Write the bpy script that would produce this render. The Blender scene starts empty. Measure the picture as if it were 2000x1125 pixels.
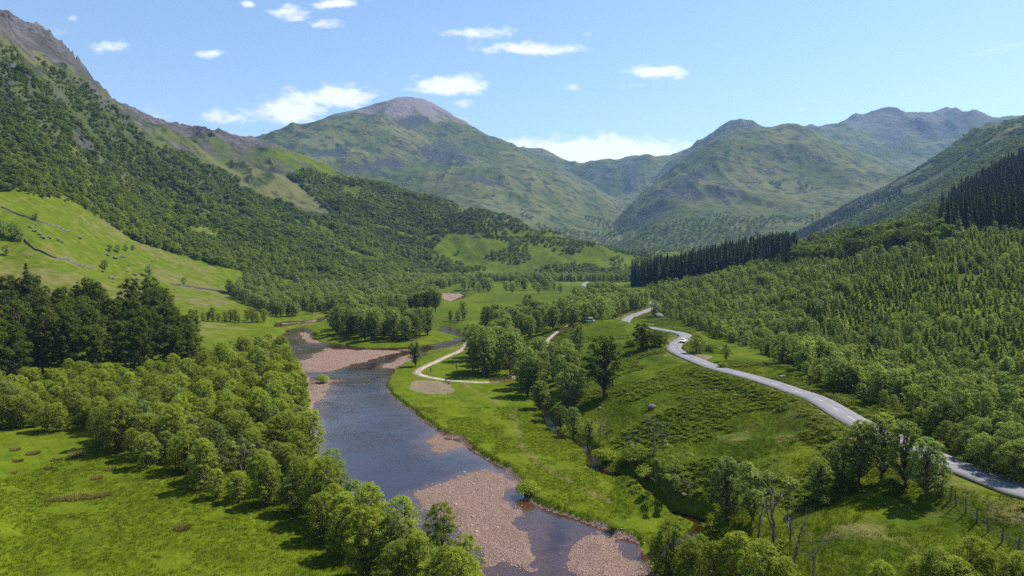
import bpy, math, random, time
import numpy as np
T0 = time.time()
R = math.radians
SC = bpy.context.scene
COL = SC.collection

# ------------------------------------------------------------------ camera, sky, sun, exposure
F = 1333.0; CAMZ = 45.0; PITCH = math.atan(72.5 / F)
cam = bpy.data.cameras.new('camera'); camo = bpy.data.objects.new('camera', cam); COL.objects.link(camo)
cam.sensor_width = 36.0; cam.lens = 36.0 * F / 2000.0; cam.clip_start = 0.5; cam.clip_end = 40000
camo.location = (0, 0, CAMZ); camo.rotation_euler = (R(90) - PITCH, 0, 0)
SC.camera = camo

SUN_AZ, SUN_EL = R(63), R(54)          # clockwise from +Y (the view direction)
world = bpy.data.worlds.new('World'); SC.world = world; world.use_nodes = True
sun = bpy.data.lights.new('sun', 'SUN'); suno = bpy.data.objects.new('sun', sun); COL.objects.link(suno)
sun.energy = 5.0; sun.angle = R(0.53); sun.color = (1.0, 0.955, 0.88)
suno.rotation_euler = (R(90) - SUN_EL, 0, math.pi - SUN_AZ + 0.0)
suno.location = (300, 200, 600)
SC.view_settings.view_transform = 'Standard'; SC.view_settings.look = 'None'
SC.view_settings.exposure = 0.85; SC.view_settings.gamma = 1.0; SC.view_settings.use_curve_mapping = False
SC.cycles.max_bounces = 8; SC.cycles.diffuse_bounces = 5; SC.cycles.glossy_bounces = 2
SC.cycles.transmission_bounces = 5; SC.cycles.transparent_max_bounces = 8; SC.cycles.volume_bounces = 0
SC.cycles.use_denoising = False; SC.cycles.use_adaptive_sampling = False
SC.cycles.caustics_reflective = False; SC.cycles.caustics_refractive = False

class NT:
    """small helper to wire shader nodes"""
    def __init__(s, tree): s.t = tree; s.n = tree.nodes; s.l = tree.links
    def node(s, ty, **kw):
        n = s.n.new(ty)
        for k, v in kw.items(): setattr(n, k, v)
        return n
    def put(s, sock, v):
        if hasattr(v, 'is_linked') or isinstance(v, bpy.types.NodeSocket): s.l.new(v, sock)
        elif v is not None: sock.default_value = v
    def math(s, op, a, b=None, c=None, clamp=False):
        n = s.node('ShaderNodeMath', operation=op, use_clamp=clamp)
        for i, v in enumerate((a, b, c)):
            if v is not None: s.put(n.inputs[i], v)
        return n.outputs[0]
    def noise(s, vec, scale, detail=6.0, rough=0.55, dist=0.0):
        n = s.node('ShaderNodeTexNoise'); s.put(n.inputs['Vector'], vec)
        n.inputs['Scale'].default_value = scale; n.inputs['Detail'].default_value = detail
        n.inputs['Roughness'].default_value = rough; n.inputs['Distortion'].default_value = dist
        return n.outputs[0]
    def ramp(s, v, a, b, lo=0.0, hi=1.0, kind='SMOOTHSTEP'):
        n = s.node('ShaderNodeMapRange', interpolation_type=kind); s.put(n.inputs[0], v)
        n.inputs[1].default_value = a; n.inputs[2].default_value = b
        n.inputs[3].default_value = lo; n.inputs[4].default_value = hi
        return n.outputs[0]
    def mix(s, fac, a, b, blend='MIX'):
        n = s.node('ShaderNodeMix', data_type='RGBA', blend_type=blend)
        s.put(n.inputs[0], fac)
        for i, v in ((6, a), (7, b)):
            if isinstance(v, tuple): v = (*v, 1.0) if len(v) == 3 else v
            s.put(n.inputs[i], v)
        return n.outputs[2]
    def attr(s, name, what='Fac', kind='GEOMETRY'):
        n = s.node('ShaderNodeAttribute', attribute_name=name, attribute_type=kind)
        return n.outputs[what]
    def vmul(s, vec, v3):
        n = s.node('ShaderNodeVectorMath', operation='MULTIPLY'); s.put(n.inputs[0], vec); n.inputs[1].default_value = v3
        return n.outputs[0]

def build_world():
    t = NT(world.node_tree)
    for n in list(t.n): t.n.remove(n)
    sky = t.node('ShaderNodeTexSky', sky_type='NISHITA', sun_disc=False)
    sky.sun_elevation = SUN_EL; sky.sun_rotation = SUN_AZ
    sky.altitude = 100; sky.air_density = 1.15; sky.dust_density = 0.25; sky.ozone_density = 3.5
    tc = t.node('ShaderNodeTexCoord')
    sep = t.node('ShaderNodeSeparateXYZ'); t.l.new(tc.outputs['Generated'], sep.inputs[0])
    yy = t.math('MAXIMUM', sep.outputs[1], 0.03)
    u = t.math('DIVIDE', sep.outputs[0], yy); v = t.math('DIVIDE', sep.outputs[2], yy)
    cmb = t.node('ShaderNodeCombineXYZ'); t.l.new(u, cmb.inputs[0]); t.l.new(t.math('MULTIPLY', v, 2.2), cmb.inputs[1])
    n1 = t.noise(cmb.outputs[0], 11.0, 9.0, 0.62, 0.4)
    n2 = t.noise(cmb.outputs[0], 38.0, 7.0, 0.6, 0.2)
    # clouds by bearing and elevation: (px, py, half width, half height, strength)
    clouds = [(572, 214, 66, 38, 1.2), (665, 193, 90, 22, 1.1), (893, 172, 92, 20, 1.05), (1270, 146, 66, 14, 1.0),
              (1050, 102, 95, 13, 0.95), (920, 71, 75, 16, 0.85), (575, 36, 42, 18, 0.8), (665, 19, 60, 12, 0.85),
              (650, 55, 42, 14, 0.75), (215, 98, 60, 11, 0.65), (425, 111, 40, 11, 0.65), (1175, 302, 250, 32, 1.5),
              (1090, 292, 110, 16, 0.9), (450, 232, 80, 16, 0.75), (330, 228, 60, 14, 0.5), (1120, 238, 70, 16, 0.3), (1145, 76, 14, 8, 0.7),
              (150, 46, 22, 9, 0.6), (1122, 174, 22, 8, 0.55), (495, 18, 14, 7, 0.6), (905, 205, 32, 14, 0.45), (120, 70, 40, 16, 0.35)]
    tot = None
    for (px, py, wx, wy, st) in clouds:
        u0 = (px - 1000) / F; v0 = (490 - py) / F
        a = t.math('MULTIPLY', t.math('SUBTRACT', u, u0), F / wx)
        b = t.math('MULTIPLY', t.math('SUBTRACT', v, v0), F / wy)
        r2 = t.math('ADD', t.math('MULTIPLY', a, a), t.math('MULTIPLY', b, b))
        g = t.math('MULTIPLY', t.math('EXPONENT', t.math('MULTIPLY', r2, -0.9)), st)
        tot = g if tot is None else t.math('MAXIMUM', tot, g)
    # faint scattered scraps elsewhere in the sky, on a flat cloud layer
    zz = t.math('ADD', t.math('MAXIMUM', sep.outputs[2], 0.0), 0.06)
    cm2 = t.node('ShaderNodeCombineXYZ')
    t.l.new(t.math('DIVIDE', sep.outputs[0], zz), cm2.inputs[0]); t.l.new(t.math('DIVIDE', sep.outputs[1], zz), cm2.inputs[1])
    n3 = t.noise(cm2.outputs[0], 1.7, 9.0, 0.62, 0.3)
    scr = t.math('MULTIPLY', t.ramp(n3, 0.60, 0.80), 0.6)
    nn = t.math('ADD', t.math('MULTIPLY', n1, 0.62), t.math('MULTIPLY', n2, 0.38))
    fld = t.math('ADD', tot, t.math('MULTIPLY', t.math('SUBTRACT', nn, 0.5), 3.3))
    m = t.math('MULTIPLY', t.ramp(fld, 0.30, 1.02), t.ramp(tot, 0.04, 0.3))
    m = t.math('MAXIMUM', m, scr)
    m = t.math('MULTIPLY', m, 0.93)
    colr = t.mix(m, sky.outputs[0], (6.8, 6.9, 7.0))
    bg = t.node('ShaderNodeBackground'); t.l.new(colr, bg.inputs[0]); bg.inputs[1].default_value = 0.099
    out = t.node('ShaderNodeOutputWorld'); t.l.new(bg.outputs[0], out.inputs[0])
build_world()

# ------------------------------------------------------------------ pixels and places
def ray(px, py):
    u = (px - 1000.0) / F; v = (562.5 - py) / F; c, s = math.cos(PITCH), math.sin(PITCH)
    return u, c + v * s, v * c - s
def P(px, py, Y):
    """the point at forward distance Y seen at that pixel"""
    a, b, c = ray(px, py); return (a * Y / b, Y, CAMZ + c * Y / b)
def G(px, py, z=0.0):
    """the point on the level z seen at that pixel"""
    a, b, c = ray(px, py); k = (z - CAMZ) / c; return (a * k, b * k, z)
def project(X, Y, Z):
    c, s = math.cos(PITCH), math.sin(PITCH); dz = Z - CAMZ
    d = Y * c - dz * s; up = Y * s + dz * c
    return 1000 + F * X / d, 562.5 - F * up / d

# ------------------------------------------------------------------ noise
def _h(ix, iy, seed):
    n = (ix.astype(np.int64) * 374761393 + iy.astype(np.int64) * 668265263 + seed * 974634521) & 0xFFFFFFFF
    n = ((n ^ (n >> 13)) * 1274126177) & 0xFFFFFFFF
    n = ((n ^ (n >> 16)) * 2246822519) & 0xFFFFFFFF
    return ((n ^ (n >> 15)) & 0xFFFFFF) / float(0xFFFFFF) * 2 - 1
def vn(x, y, seed=0, deriv=False):
    ix = np.floor(x); iy = np.floor(y); fx = x - ix; fy = y - iy
    ux = fx * fx * fx * (fx * (fx * 6 - 15) + 10); uy = fy * fy * fy * (fy * (fy * 6 - 15) + 10)
    a = _h(ix, iy, seed); b = _h(ix + 1, iy, seed); c = _h(ix, iy + 1, seed); d = _h(ix + 1, iy + 1, seed)
    k1 = b - a; k2 = c - a; k4 = a - b - c + d
    v = a + k1 * ux + k2 * uy + k4 * ux * uy
    if not deriv: return v
    dux = 30 * fx * fx * (fx * (fx - 2) + 1); duy = 30 * fy * fy * (fy * (fy - 2) + 1)
    return v, dux * (k1 + k4 * uy), duy * (k2 + k4 * ux)
def fbm(x, y, octv=5, seed=0, gain=0.5):
    s = np.zeros_like(x); a = 1.0
    for o in range(octv):
        s += a * vn(x, y, seed + o * 17); a *= gain
        x, y = 1.6 * x + 1.2 * y + 3.1, -1.2 * x + 1.6 * y + 7.7
    return s
def eroded(x, y, octv=8, seed=0, gain=0.5, damp=1.0):
    s = np.zeros_like(x); a = 1.0; dx = np.zeros_like(x); dy = np.zeros_like(x)
    for o in range(octv):
        n, nx, ny = vn(x, y, seed + o * 31, True)
        dx += nx; dy += ny
        s += a * n / (1 + damp * (dx * dx + dy * dy)); a *= gain
        x, y = 1.6 * x + 1.2 * y + 3.1, -1.2 * x + 1.6 * y + 7.7
    return s
def ridged(x, y, octv=6, seed=0, gain=0.5):
    s = np.zeros_like(x); a = 1.0; w = np.ones_like(x)
    for o in range(octv):
        n = 1 - np.abs(vn(x, y, seed + o * 13)); n = n * n * w; w = np.clip(n * 1.6, 0, 1)
        s += a * n; a *= gain
        x, y = 1.6 * x + 1.2 * y + 3.1, -1.2 * x + 1.6 * y + 7.7
    return s
def sstep(a, b, x):
    t = np.clip((x - a) / (b - a), 0, 1); return t * t * (3 - 2 * t)

# ------------------------------------------------------------------ the lie of the land
Y0 = 60.0
def uw(X, Y):
    Yc = np.maximum(Y + Y0, 12.0); return X / Yc, np.log(Yc)
class RBF:
    def __init__(s, pts, c=0.06):
        p = np.array(pts, float); s.u, s.w = uw(p[:, 0], p[:, 1]); s.w = s.w * 0.8; s.c = c
        n = len(p); A = np.sqrt((s.u[:, None] - s.u) ** 2 + (s.w[:, None] - s.w) ** 2 + c * c)
        M = np.zeros((n + 3, n + 3)); M[:n, :n] = -A - np.eye(n) * -2e-4
        M[:n, n] = 1; M[:n, n + 1] = s.u; M[:n, n + 2] = s.w; M[n:, :n] = M[:n, n:].T
        s.k = np.linalg.solve(M, np.concatenate([p[:, 2], np.zeros(3)]))
    def __call__(s, X, Y):
        u, w = uw(X, Y); w = w * 0.8; n = len(s.u)
        z = s.k[n] + s.k[n + 1] * u + s.k[n + 2] * w
        for i in range(n): z -= s.k[i] * np.sqrt((u - s.u[i]) ** 2 + (w - s.w[i]) ** 2 + s.c * s.c)
        return z

near = []
for px, py in [(50, 1100), (400, 1000), (50, 900), (300, 1120), (600, 1060), (950, 1020), (1150, 1010), (1000, 860), (860, 800), (1060, 900),
               (700, 770), (600, 720), (560, 650), (450, 690), (400, 690), (800, 665), (900, 690), (940, 620), (700, 622), (200, 830), (20, 850),
               (1000, 700), (1180, 960), (1290, 1010), (1120, 880), (1050, 790), (950, 780), (1380, 1050)]:
    near.append(G(px, py, 1.1))
for px, py, z in [(1000, 590, 2.0), (900, 575, 2.2), (1100, 562, 2.5), (1200, 557, 3), (850, 562, 2.5), (1040, 640, 1.6), (480, 650, 1.4), (1000, 552, 3), (1150, 551, 3.2),
                  (150, 770, 1.6), (20, 760, 2.2), (350, 730, 1.6),
                  (1700, 1124, 11.5), (1950, 1110, 13.8), (1600, 1010, 11.5), (1900, 1010, 14.8), (1500, 1124, 7.5), (1400, 860, 9.0), (1500, 900, 11), (1500, 1000, 9.5),
                  (1300, 800, 9.5), (1200, 800, 6.0), (1300, 900, 6), (1250, 880, 4), (1150, 850, 2.0), (1100, 820, 1.6), (1250, 760, 9.5), (1180, 760, 6), (1130, 740, 4),
                  (1250, 700, 10.5), (1200, 640, 11.0), (1130, 652, 8.6), (1100, 690, 5.5), (1068, 690, 3.0), (1160, 680, 9.0), (1390, 1000, 5.5), (1750, 960, 14.3), (1600, 900, 13),
                  (1400, 760, 12.0), (1500, 800, 13.0), (1430, 1124, 5.0), (1330, 1110, 1.8), (1090, 720, 3)]:
    near.append(G(px, py, z))
ROADPX = [(2120, 1000, 17.4), (2000, 958, 17), (1900, 920, 16.7), (1830, 893, 16.4), (1740, 852, 16), (1672, 822, 15.6), (1600, 780, 15), (1550, 762, 14.8), (1500, 745, 14.5), (1450, 731, 14), (1400, 718, 13.5),
          (1360, 703, 13), (1330, 690, 12.6), (1316, 680, 12.2), (1320, 670, 11.9), (1335, 661, 11.6), (1338, 654, 11.3), (1322, 648.5, 11), (1300, 645, 10.7)]
road_pts = [(62, -60, 18), (62, 30, 17.6)] + [G(*q) for q in ROADPX] + [(61, 318, 9.8), (58, 345, 7.8), (66, 385, 7.4), (85, 425, 8.2), (98, 465, 8.2), (96, 540, 7.0), (86, 650, 6), (84, 800, 5), (100, 900, 4.5)]
for q in road_pts: near.append(q)
for px, py, Y in [(0, 500, 430), (0, 380, 520), (0, 600, 330), (150, 400, 600), (270, 480, 650), (440, 530, 700), (560, 552, 760), (200, 530, 520), (350, 572, 500), (100, 640, 300), (300, 640, 310),
                  (100, 450, 500), (430, 590, 520),
                  (0, 200, 720), (0, 34, 920), (210, 196, 1130), (150, 116, 1050), (150, 250, 850), (150, 330, 720), (280, 226, 1200), (280, 350, 900), (280, 430, 750), (330, 249, 1300), (400, 256, 1380), (470, 268, 1450),
                  (470, 380, 1100), (470, 470, 850), (530, 282, 1480), (600, 312, 1520), (600, 420, 1150), (600, 500, 880), (650, 335, 1540), (740, 358, 1550), (740, 450, 1200), (740, 520, 980),
                  (800, 372, 1530), (860, 392, 1500), (860, 470, 1220), (850, 545, 1010), (-300, 200, 600), (-300, 500, 330), (-300, 700, 180), (-300, 1000, 90), (-300, -200, 850), (-100, -110, 900), (-700, 400, 250), (-700, -100, 450),
                  (900, 422, 1380), (940, 418, 1300), (1000, 434, 1290), (1060, 452, 1270), (1120, 470, 1250), (1180, 492, 1200), (1230, 516, 1150), (870, 492, 1150), (1000, 500, 1150), (1100, 512, 1120), (930, 530, 1060), (1100, 537, 1050),
                  (1250, 560, 620), (1400, 535, 570), (1560, 512, 545), (1560, 600, 330), (1700, 500, 430), (1900, 452, 430), (2000, 448, 410), (1700, 478, 600), (1800, 458, 620), (1900, 405, 650), (2000, 335, 680), (2300, 250, 700),
                  (2000, 700, 175), (2000, 600, 240), (2000, 520, 320), (1800, 600, 270), (1800, 700, 200), (1900, 780, 150), (1700, 700, 208), (1500, 650, 290), (1600, 700, 215), (1450, 690, 228), (1380, 660, 275), (1400, 600, 400), (1300, 592, 450), (1240, 562, 590),
                  (2300, 700, 150), (2300, 500, 330), (2600, 400, 400), (2200, 900, 80)]:
    near.append(P(px, py, Y))
for q in [(48, 305, 13.2), (42, 312, 12.6), (-900, 1150, 420), (-1000, 1500, 380), (-900, 1800, 330), (-600, 1900, 270), (-300, 1900, 190), (-1500, 1500, 500), (-80, 1750, 90), (100, 1600, 30), (250, 1400, 20), (200, 1900, 30), (400, 1900, 40),
          (300, 900, 40), (330, 1150, 25), (600, 900, 95), (450, 800, 70), (700, 1200, 60), (-60, -30, 1.2), (-20, 10, 1), (20, 20, 3), (60, -50, 17), (120, -30, 22), (-200, -30, 8), (0, 60, 1.0), (-40, 60, 1.0), (35, 60, 5.5), (120, 60, 22), (-90, 60, 1.3)]:
    near.append(q)
mB = [P(*q) for q in [(400, 330, 2900), (510, 270, 3200), (560, 260, 3300), (620, 238, 3400), (680, 215, 3550), (725, 205, 3700), (760, 185, 3850), (800, 175, 3950), (835, 190, 3950), (852, 207, 3920), (870, 224, 3880), (910, 243, 3820),
      (950, 264, 3750), (1000, 288, 3650), (1050, 318, 3500), (1100, 350, 3350), (1150, 388, 3150), (1200, 432, 2900),
      (700, 330, 2850), (830, 320, 3050), (880, 290, 3450), (700, 400, 2300), (900, 410, 2450), (950, 340, 2950), (1000, 400, 2650), (1000, 460, 2150), (1100, 468, 2350), (1100, 420, 2700), (1150, 488, 2250), (600, 350, 2450), (600, 280, 3000), (500, 310, 2800),
      (780, 250, 3450), (690, 270, 3200), (790, 300, 3150)]]
mB += [(-900, 1900, 60), (-300, 1900, 20), (100, 1900, 20), (300, 2200, 30), (550, 2700, 110), (650, 3200, 170), (500, 4200, 400), (-300, 5200, 500), (-1500, 4600, 450), (-2400, 3600, 300), (-2400, 2500, 200), (0, 5500, 300), (900, 4000, 150), (900, 3000, 30), (600, 2200, -40), (1500, 3000, -300), (-600, 7000, 200), (1500, 6000, -300)]
mC = [P(*q) for q in [(850, 262, 5400), (930, 284, 5300), (1020, 299, 5200), (1080, 306, 5200), (1120, 326, 5200), (1160, 338, 5200), (1200, 331, 5150), (1222, 308, 5050), (1243, 301, 5000), (1300, 300, 5150), (1345, 297, 5300), (1400, 290, 5300), (1500, 280, 5300),
      (1200, 385, 4300), (1250, 352, 4450), (1150, 370, 4500), (1320, 350, 4400), (1180, 420, 3700), (1260, 410, 3700)]]
mC += [(400, 3000, 60), (700, 3000, 80), (600, 6500, 600), (1200, 6500, 500), (-400, 4600, 300), (-800, 6000, 300), (2500, 5500, 400), (2500, 4000, 50)]
mD = [P(*q) for q in [(1205, 432, 2850), (1250, 388, 2850), (1300, 346, 2920), (1340, 311, 3000), (1375, 283, 3060), (1400, 269, 3120), (1450, 253, 3220), (1500, 246, 3300), (1550, 251, 3350), (1600, 263, 3350), (1650, 281, 3300), (1700, 302, 3200), (1760, 335, 3000), (1850, 380, 2800),
      (1400, 350, 2700), (1300, 420, 2400), (1400, 430, 2250), (1500, 400, 2400), (1600, 380, 2500), (1500, 330, 2800), (1600, 320, 2850), (1250, 455, 2400), (1330, 372, 2650), (1700, 380, 2500)]]
mD += [P(1250, 492, 2050), P(1400, 484, 1900), P(1550, 476, 1850), P(1200, 488, 2200), (1400, 4300, 300), (800, 4200, 200), (2200, 4000, 150), (400, 3500, 60), (400, 2000, 20), (900, 1500, 10), (1600, 1600, 10), (2600, 3000, 50), (1400, 5500, -100)]
mE = [P(*q) for q in [(1340, 314, 4300), (1380, 290, 4280), (1395, 257, 4300), (1415, 247, 4330), (1430, 238, 4340), (1444, 229, 4350), (1462, 238, 4380), (1478, 234, 4390), (1500, 245, 4420), (1560, 248, 4500), (1620, 242, 4700), (1680, 229, 4900), (1715, 217, 4980), (1735, 211, 5000), (1800, 213, 5020),
      (1855, 212, 5000), (1872, 222, 4960), (1918, 217, 4900), (1935, 226, 4900), (1970, 226, 4900), (2000, 226, 4900), (2150, 232, 4900), (2400, 240, 4900), (1700, 300, 4050), (1800, 290, 4150), (1740, 262, 4500), (1600, 282, 4100), (1900, 270, 4200), (1850, 250, 4550)]]
mE += [P(2000, 245, 4500), P(2100, 250, 4500), P(2250, 265, 4600), P(2000, 290, 4100), (4300, 4300, 350), (5200, 5500, 400), (4600, 6400, 400), (1500, 3600, 300), (2100, 3500, 300), (2900, 3500, 300), (1600, 6000, 700), (3000, 6200, 800), (4200, 5000, 500), (900, 4800, 350), (600, 4000, 60), (600, 5500, 100)]
mF = [P(*q) for q in [(1545, 474, 1750), (1600, 444, 1780), (1650, 414, 1800), (1700, 388, 1820), (1750, 356, 1850), (1800, 322, 1900), (1850, 284, 1950), (1900, 256, 2000), (1950, 244, 2050), (2000, 238, 2100), (2200, 220, 2100), (2500, 210, 2000),
      (1700, 450, 1350), (1800, 405, 1350), (1900, 345, 1350), (2000, 300, 1350), (1800, 458, 1050), (2000, 385, 1000), (1750, 400, 1600), (1850, 350, 1600), (2200, 280, 1200), (2500, 250, 1000)]]
mF += [(500, 1300, 30), (650, 2000, 30), (900, 2400, 60), (1400, 2800, 150), (2200, 2700, 400), (500, 900, 20), (400, 1700, 10), (800, 800, 70), (2500, 1200, 350)]
LAYERS = [RBF(near, 0.05), RBF(mB), RBF(mC), RBF(mD), RBF(mE), RBF(mF)]

def poly_world(pl, z=0.0): return np.array([G(px, py, z)[:2] for px, py in pl])
def inside(X, Y, poly):
    r = np.zeros(X.shape, bool); n = len(poly); j = n - 1
    for i in range(n):
        xi, yi = poly[i]; xj, yj = poly[j]
        c = ((yi > Y) != (yj > Y)) & (X < (xj - xi) * (Y - yi) / (yj - yi + 1e-12) + xi); r ^= c; j = i
    return r
def seg_dist(X, Y, pts, closed=False):
    d = np.full(X.shape, 1e9); n = len(pts)
    for i in range(n if closed else n - 1):
        ax, ay = pts[i][:2]; bx, by = pts[(i + 1) % n][:2]; ex, ey = bx - ax, by - ay
        t = np.clip(((X - ax) * ex + (Y - ay) * ey) / (ex * ex + ey * ey + 1e-12), 0, 1)
        d = np.minimum(d, np.hypot(X - ax - t * ex, Y - ay - t * ey))
    return d
def sdist(X, Y, poly, reach=60.0):
    """signed distance, positive inside; only near the polygon"""
    out = np.full(X.shape, -reach); lo = poly.min(0) - reach; hi = poly.max(0) + reach
    m = (X > lo[0]) & (X < hi[0]) & (Y > lo[1]) & (Y < hi[1])
    if m.any():
        d = seg_dist(X[m], Y[m], poly, True); out[m] = np.where(inside(X[m], Y[m], poly), d, -np.minimum(d, reach))
    return out
def dense(pts, step):
    """a smooth curve through points (Catmull-Rom), sampled every step"""
    p = np.array(pts, float); p = np.vstack([2 * p[0] - p[1], p, 2 * p[-1] - p[-2]]); out = []
    for i in range(1, len(p) - 2):
        a, b, c, d = p[i - 1:i + 3]; n = max(2, int(np.linalg.norm((c - b)[:2]) / step))
        for k in range(n):
            t = k / n
            out.append(0.5 * ((2 * b) + (c - a) * t + (2 * a - 5 * b + 4 * c - d) * t * t + (3 * b - a - 3 * c + d) * t ** 3))
    out.append(p[-2]); return np.array(out)

ROAD = dense(road_pts, 2.0)
RIVER = poly_world([(1420, 1400), (1320, 1230), (1268, 1110), (1252, 1058), (1180, 1030), (1090, 1000), (1040, 975), (1010, 935), (985, 912), (940, 890), (912, 868), (905, 855), (880, 853), (860, 845), (830, 820), (790, 790), (764, 768), (756, 750), (770, 728), (790, 714),
                    (812, 700), (838, 685), (880, 677), (908, 667), (934, 656), (918, 647), (890, 642), (864, 637), (857, 645), (884, 653), (899, 657), (884, 665), (850, 672), (800, 678), (740, 680), (700, 678), (650, 671), (625, 667), (608, 655), (604, 642),
                    (590, 638), (562, 645), (545, 670), (545, 700), (575, 715), (598, 740), (606, 790), (602, 820), (602, 850), (632, 930), (692, 980), (775, 1022), (875, 1072), (970, 1160), (1025, 1300), (1035, 1400)])
RIVER2 = poly_world([(858, 571), (900, 571), (914, 577), (905, 583), (880, 588), (864, 587), (850, 580)])
RIVER3 = poly_world([(537, 629), (580, 627), (625, 622), (640, 618), (625, 629), (560, 636), (537, 640)])
BARS = [poly_world(b) for b in [
    [(950, 918), (985, 922), (1000, 938), (993, 985), (1010, 1012), (1040, 1050), (1055, 1088), (1040, 1118), (985, 1112), (940, 1085), (890, 1040), (845, 1005), (825, 985), (818, 968), (850, 950), (895, 936), (920, 926)],
    [(1140, 1045), (1175, 1036), (1212, 1052), (1235, 1090), (1246, 1130), (1290, 1260), (1110, 1260), (1113, 1100), (1120, 1065)],
    [(838, 862), (856, 851), (890, 862), (896, 872), (860, 880), (836, 874)],
    [(556, 712), (600, 700), (640, 681), (690, 683), (760, 685), (800, 683), (745, 697), (712, 706), (690, 712), (650, 724), (604, 728), (575, 720)],
    [(795, 692), (822, 690), (800, 706), (772, 719), (742, 719), (768, 705)],
    [(603, 744), (652, 743), (642, 755), (624, 775), (612, 792), (604, 796)],
    [(584, 650), (600, 650), (612, 664), (628, 668), (614, 672), (590, 662)],
    [(540, 632), (590, 629), (630, 622), (615, 628), (560, 633)],
    [(858, 573), (896, 573), (906, 578), (880, 588), (862, 585)],
    [(604, 800), (612, 800), (606, 850), (600, 850)]]]
STREAM = [G(px, py, 0.5) for px, py in [(1062, 770), (1068, 815), (1090, 845), (1135, 865), (1160, 895), (1168, 915), (1225, 935), (1262, 965), (1290, 990), (1350, 1010), (1375, 1022), (1350, 1045), (1315, 1065), (1285, 1075), (1262, 1085)]]
STREAM = dense([q[:2] for q in STREAM], 2.0)
PATHS = [dense([G(px, py, 1.25)[:2] for px, py in q], 1.5) for q in [
    [(975, 744), (940, 746), (905, 744), (870, 741), (840, 736), (820, 731), (815, 726), (826, 717), (850, 706), (880, 692), (902, 682), (912, 672), (925, 664), (950, 656), (985, 650)],
    [(1000, 738), (1012, 731), (1028, 724), (1045, 714)],
    ]]
PATHS.append(dense([(G(1078, 705, 3.0))[:2], G(1068, 690, 3.2)[:2], G(1066, 678, 4.0)[:2], G(1074, 664, 5.5)[:2], G(1095, 650, 7.2)[:2], G(1128, 634, 8.6)[:2], G(1155, 628, 9.2)[:2]], 1.5))
PATCH = poly_world([(800, 752), (812, 740), (850, 741), (885, 748), (893, 765), (870, 771), (830, 768), (800, 760)], 1.2)
LAYBY = poly_world([(1345, 692), (1368, 692), (1395, 697), (1385, 704), (1372, 706)], 12.6)

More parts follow.
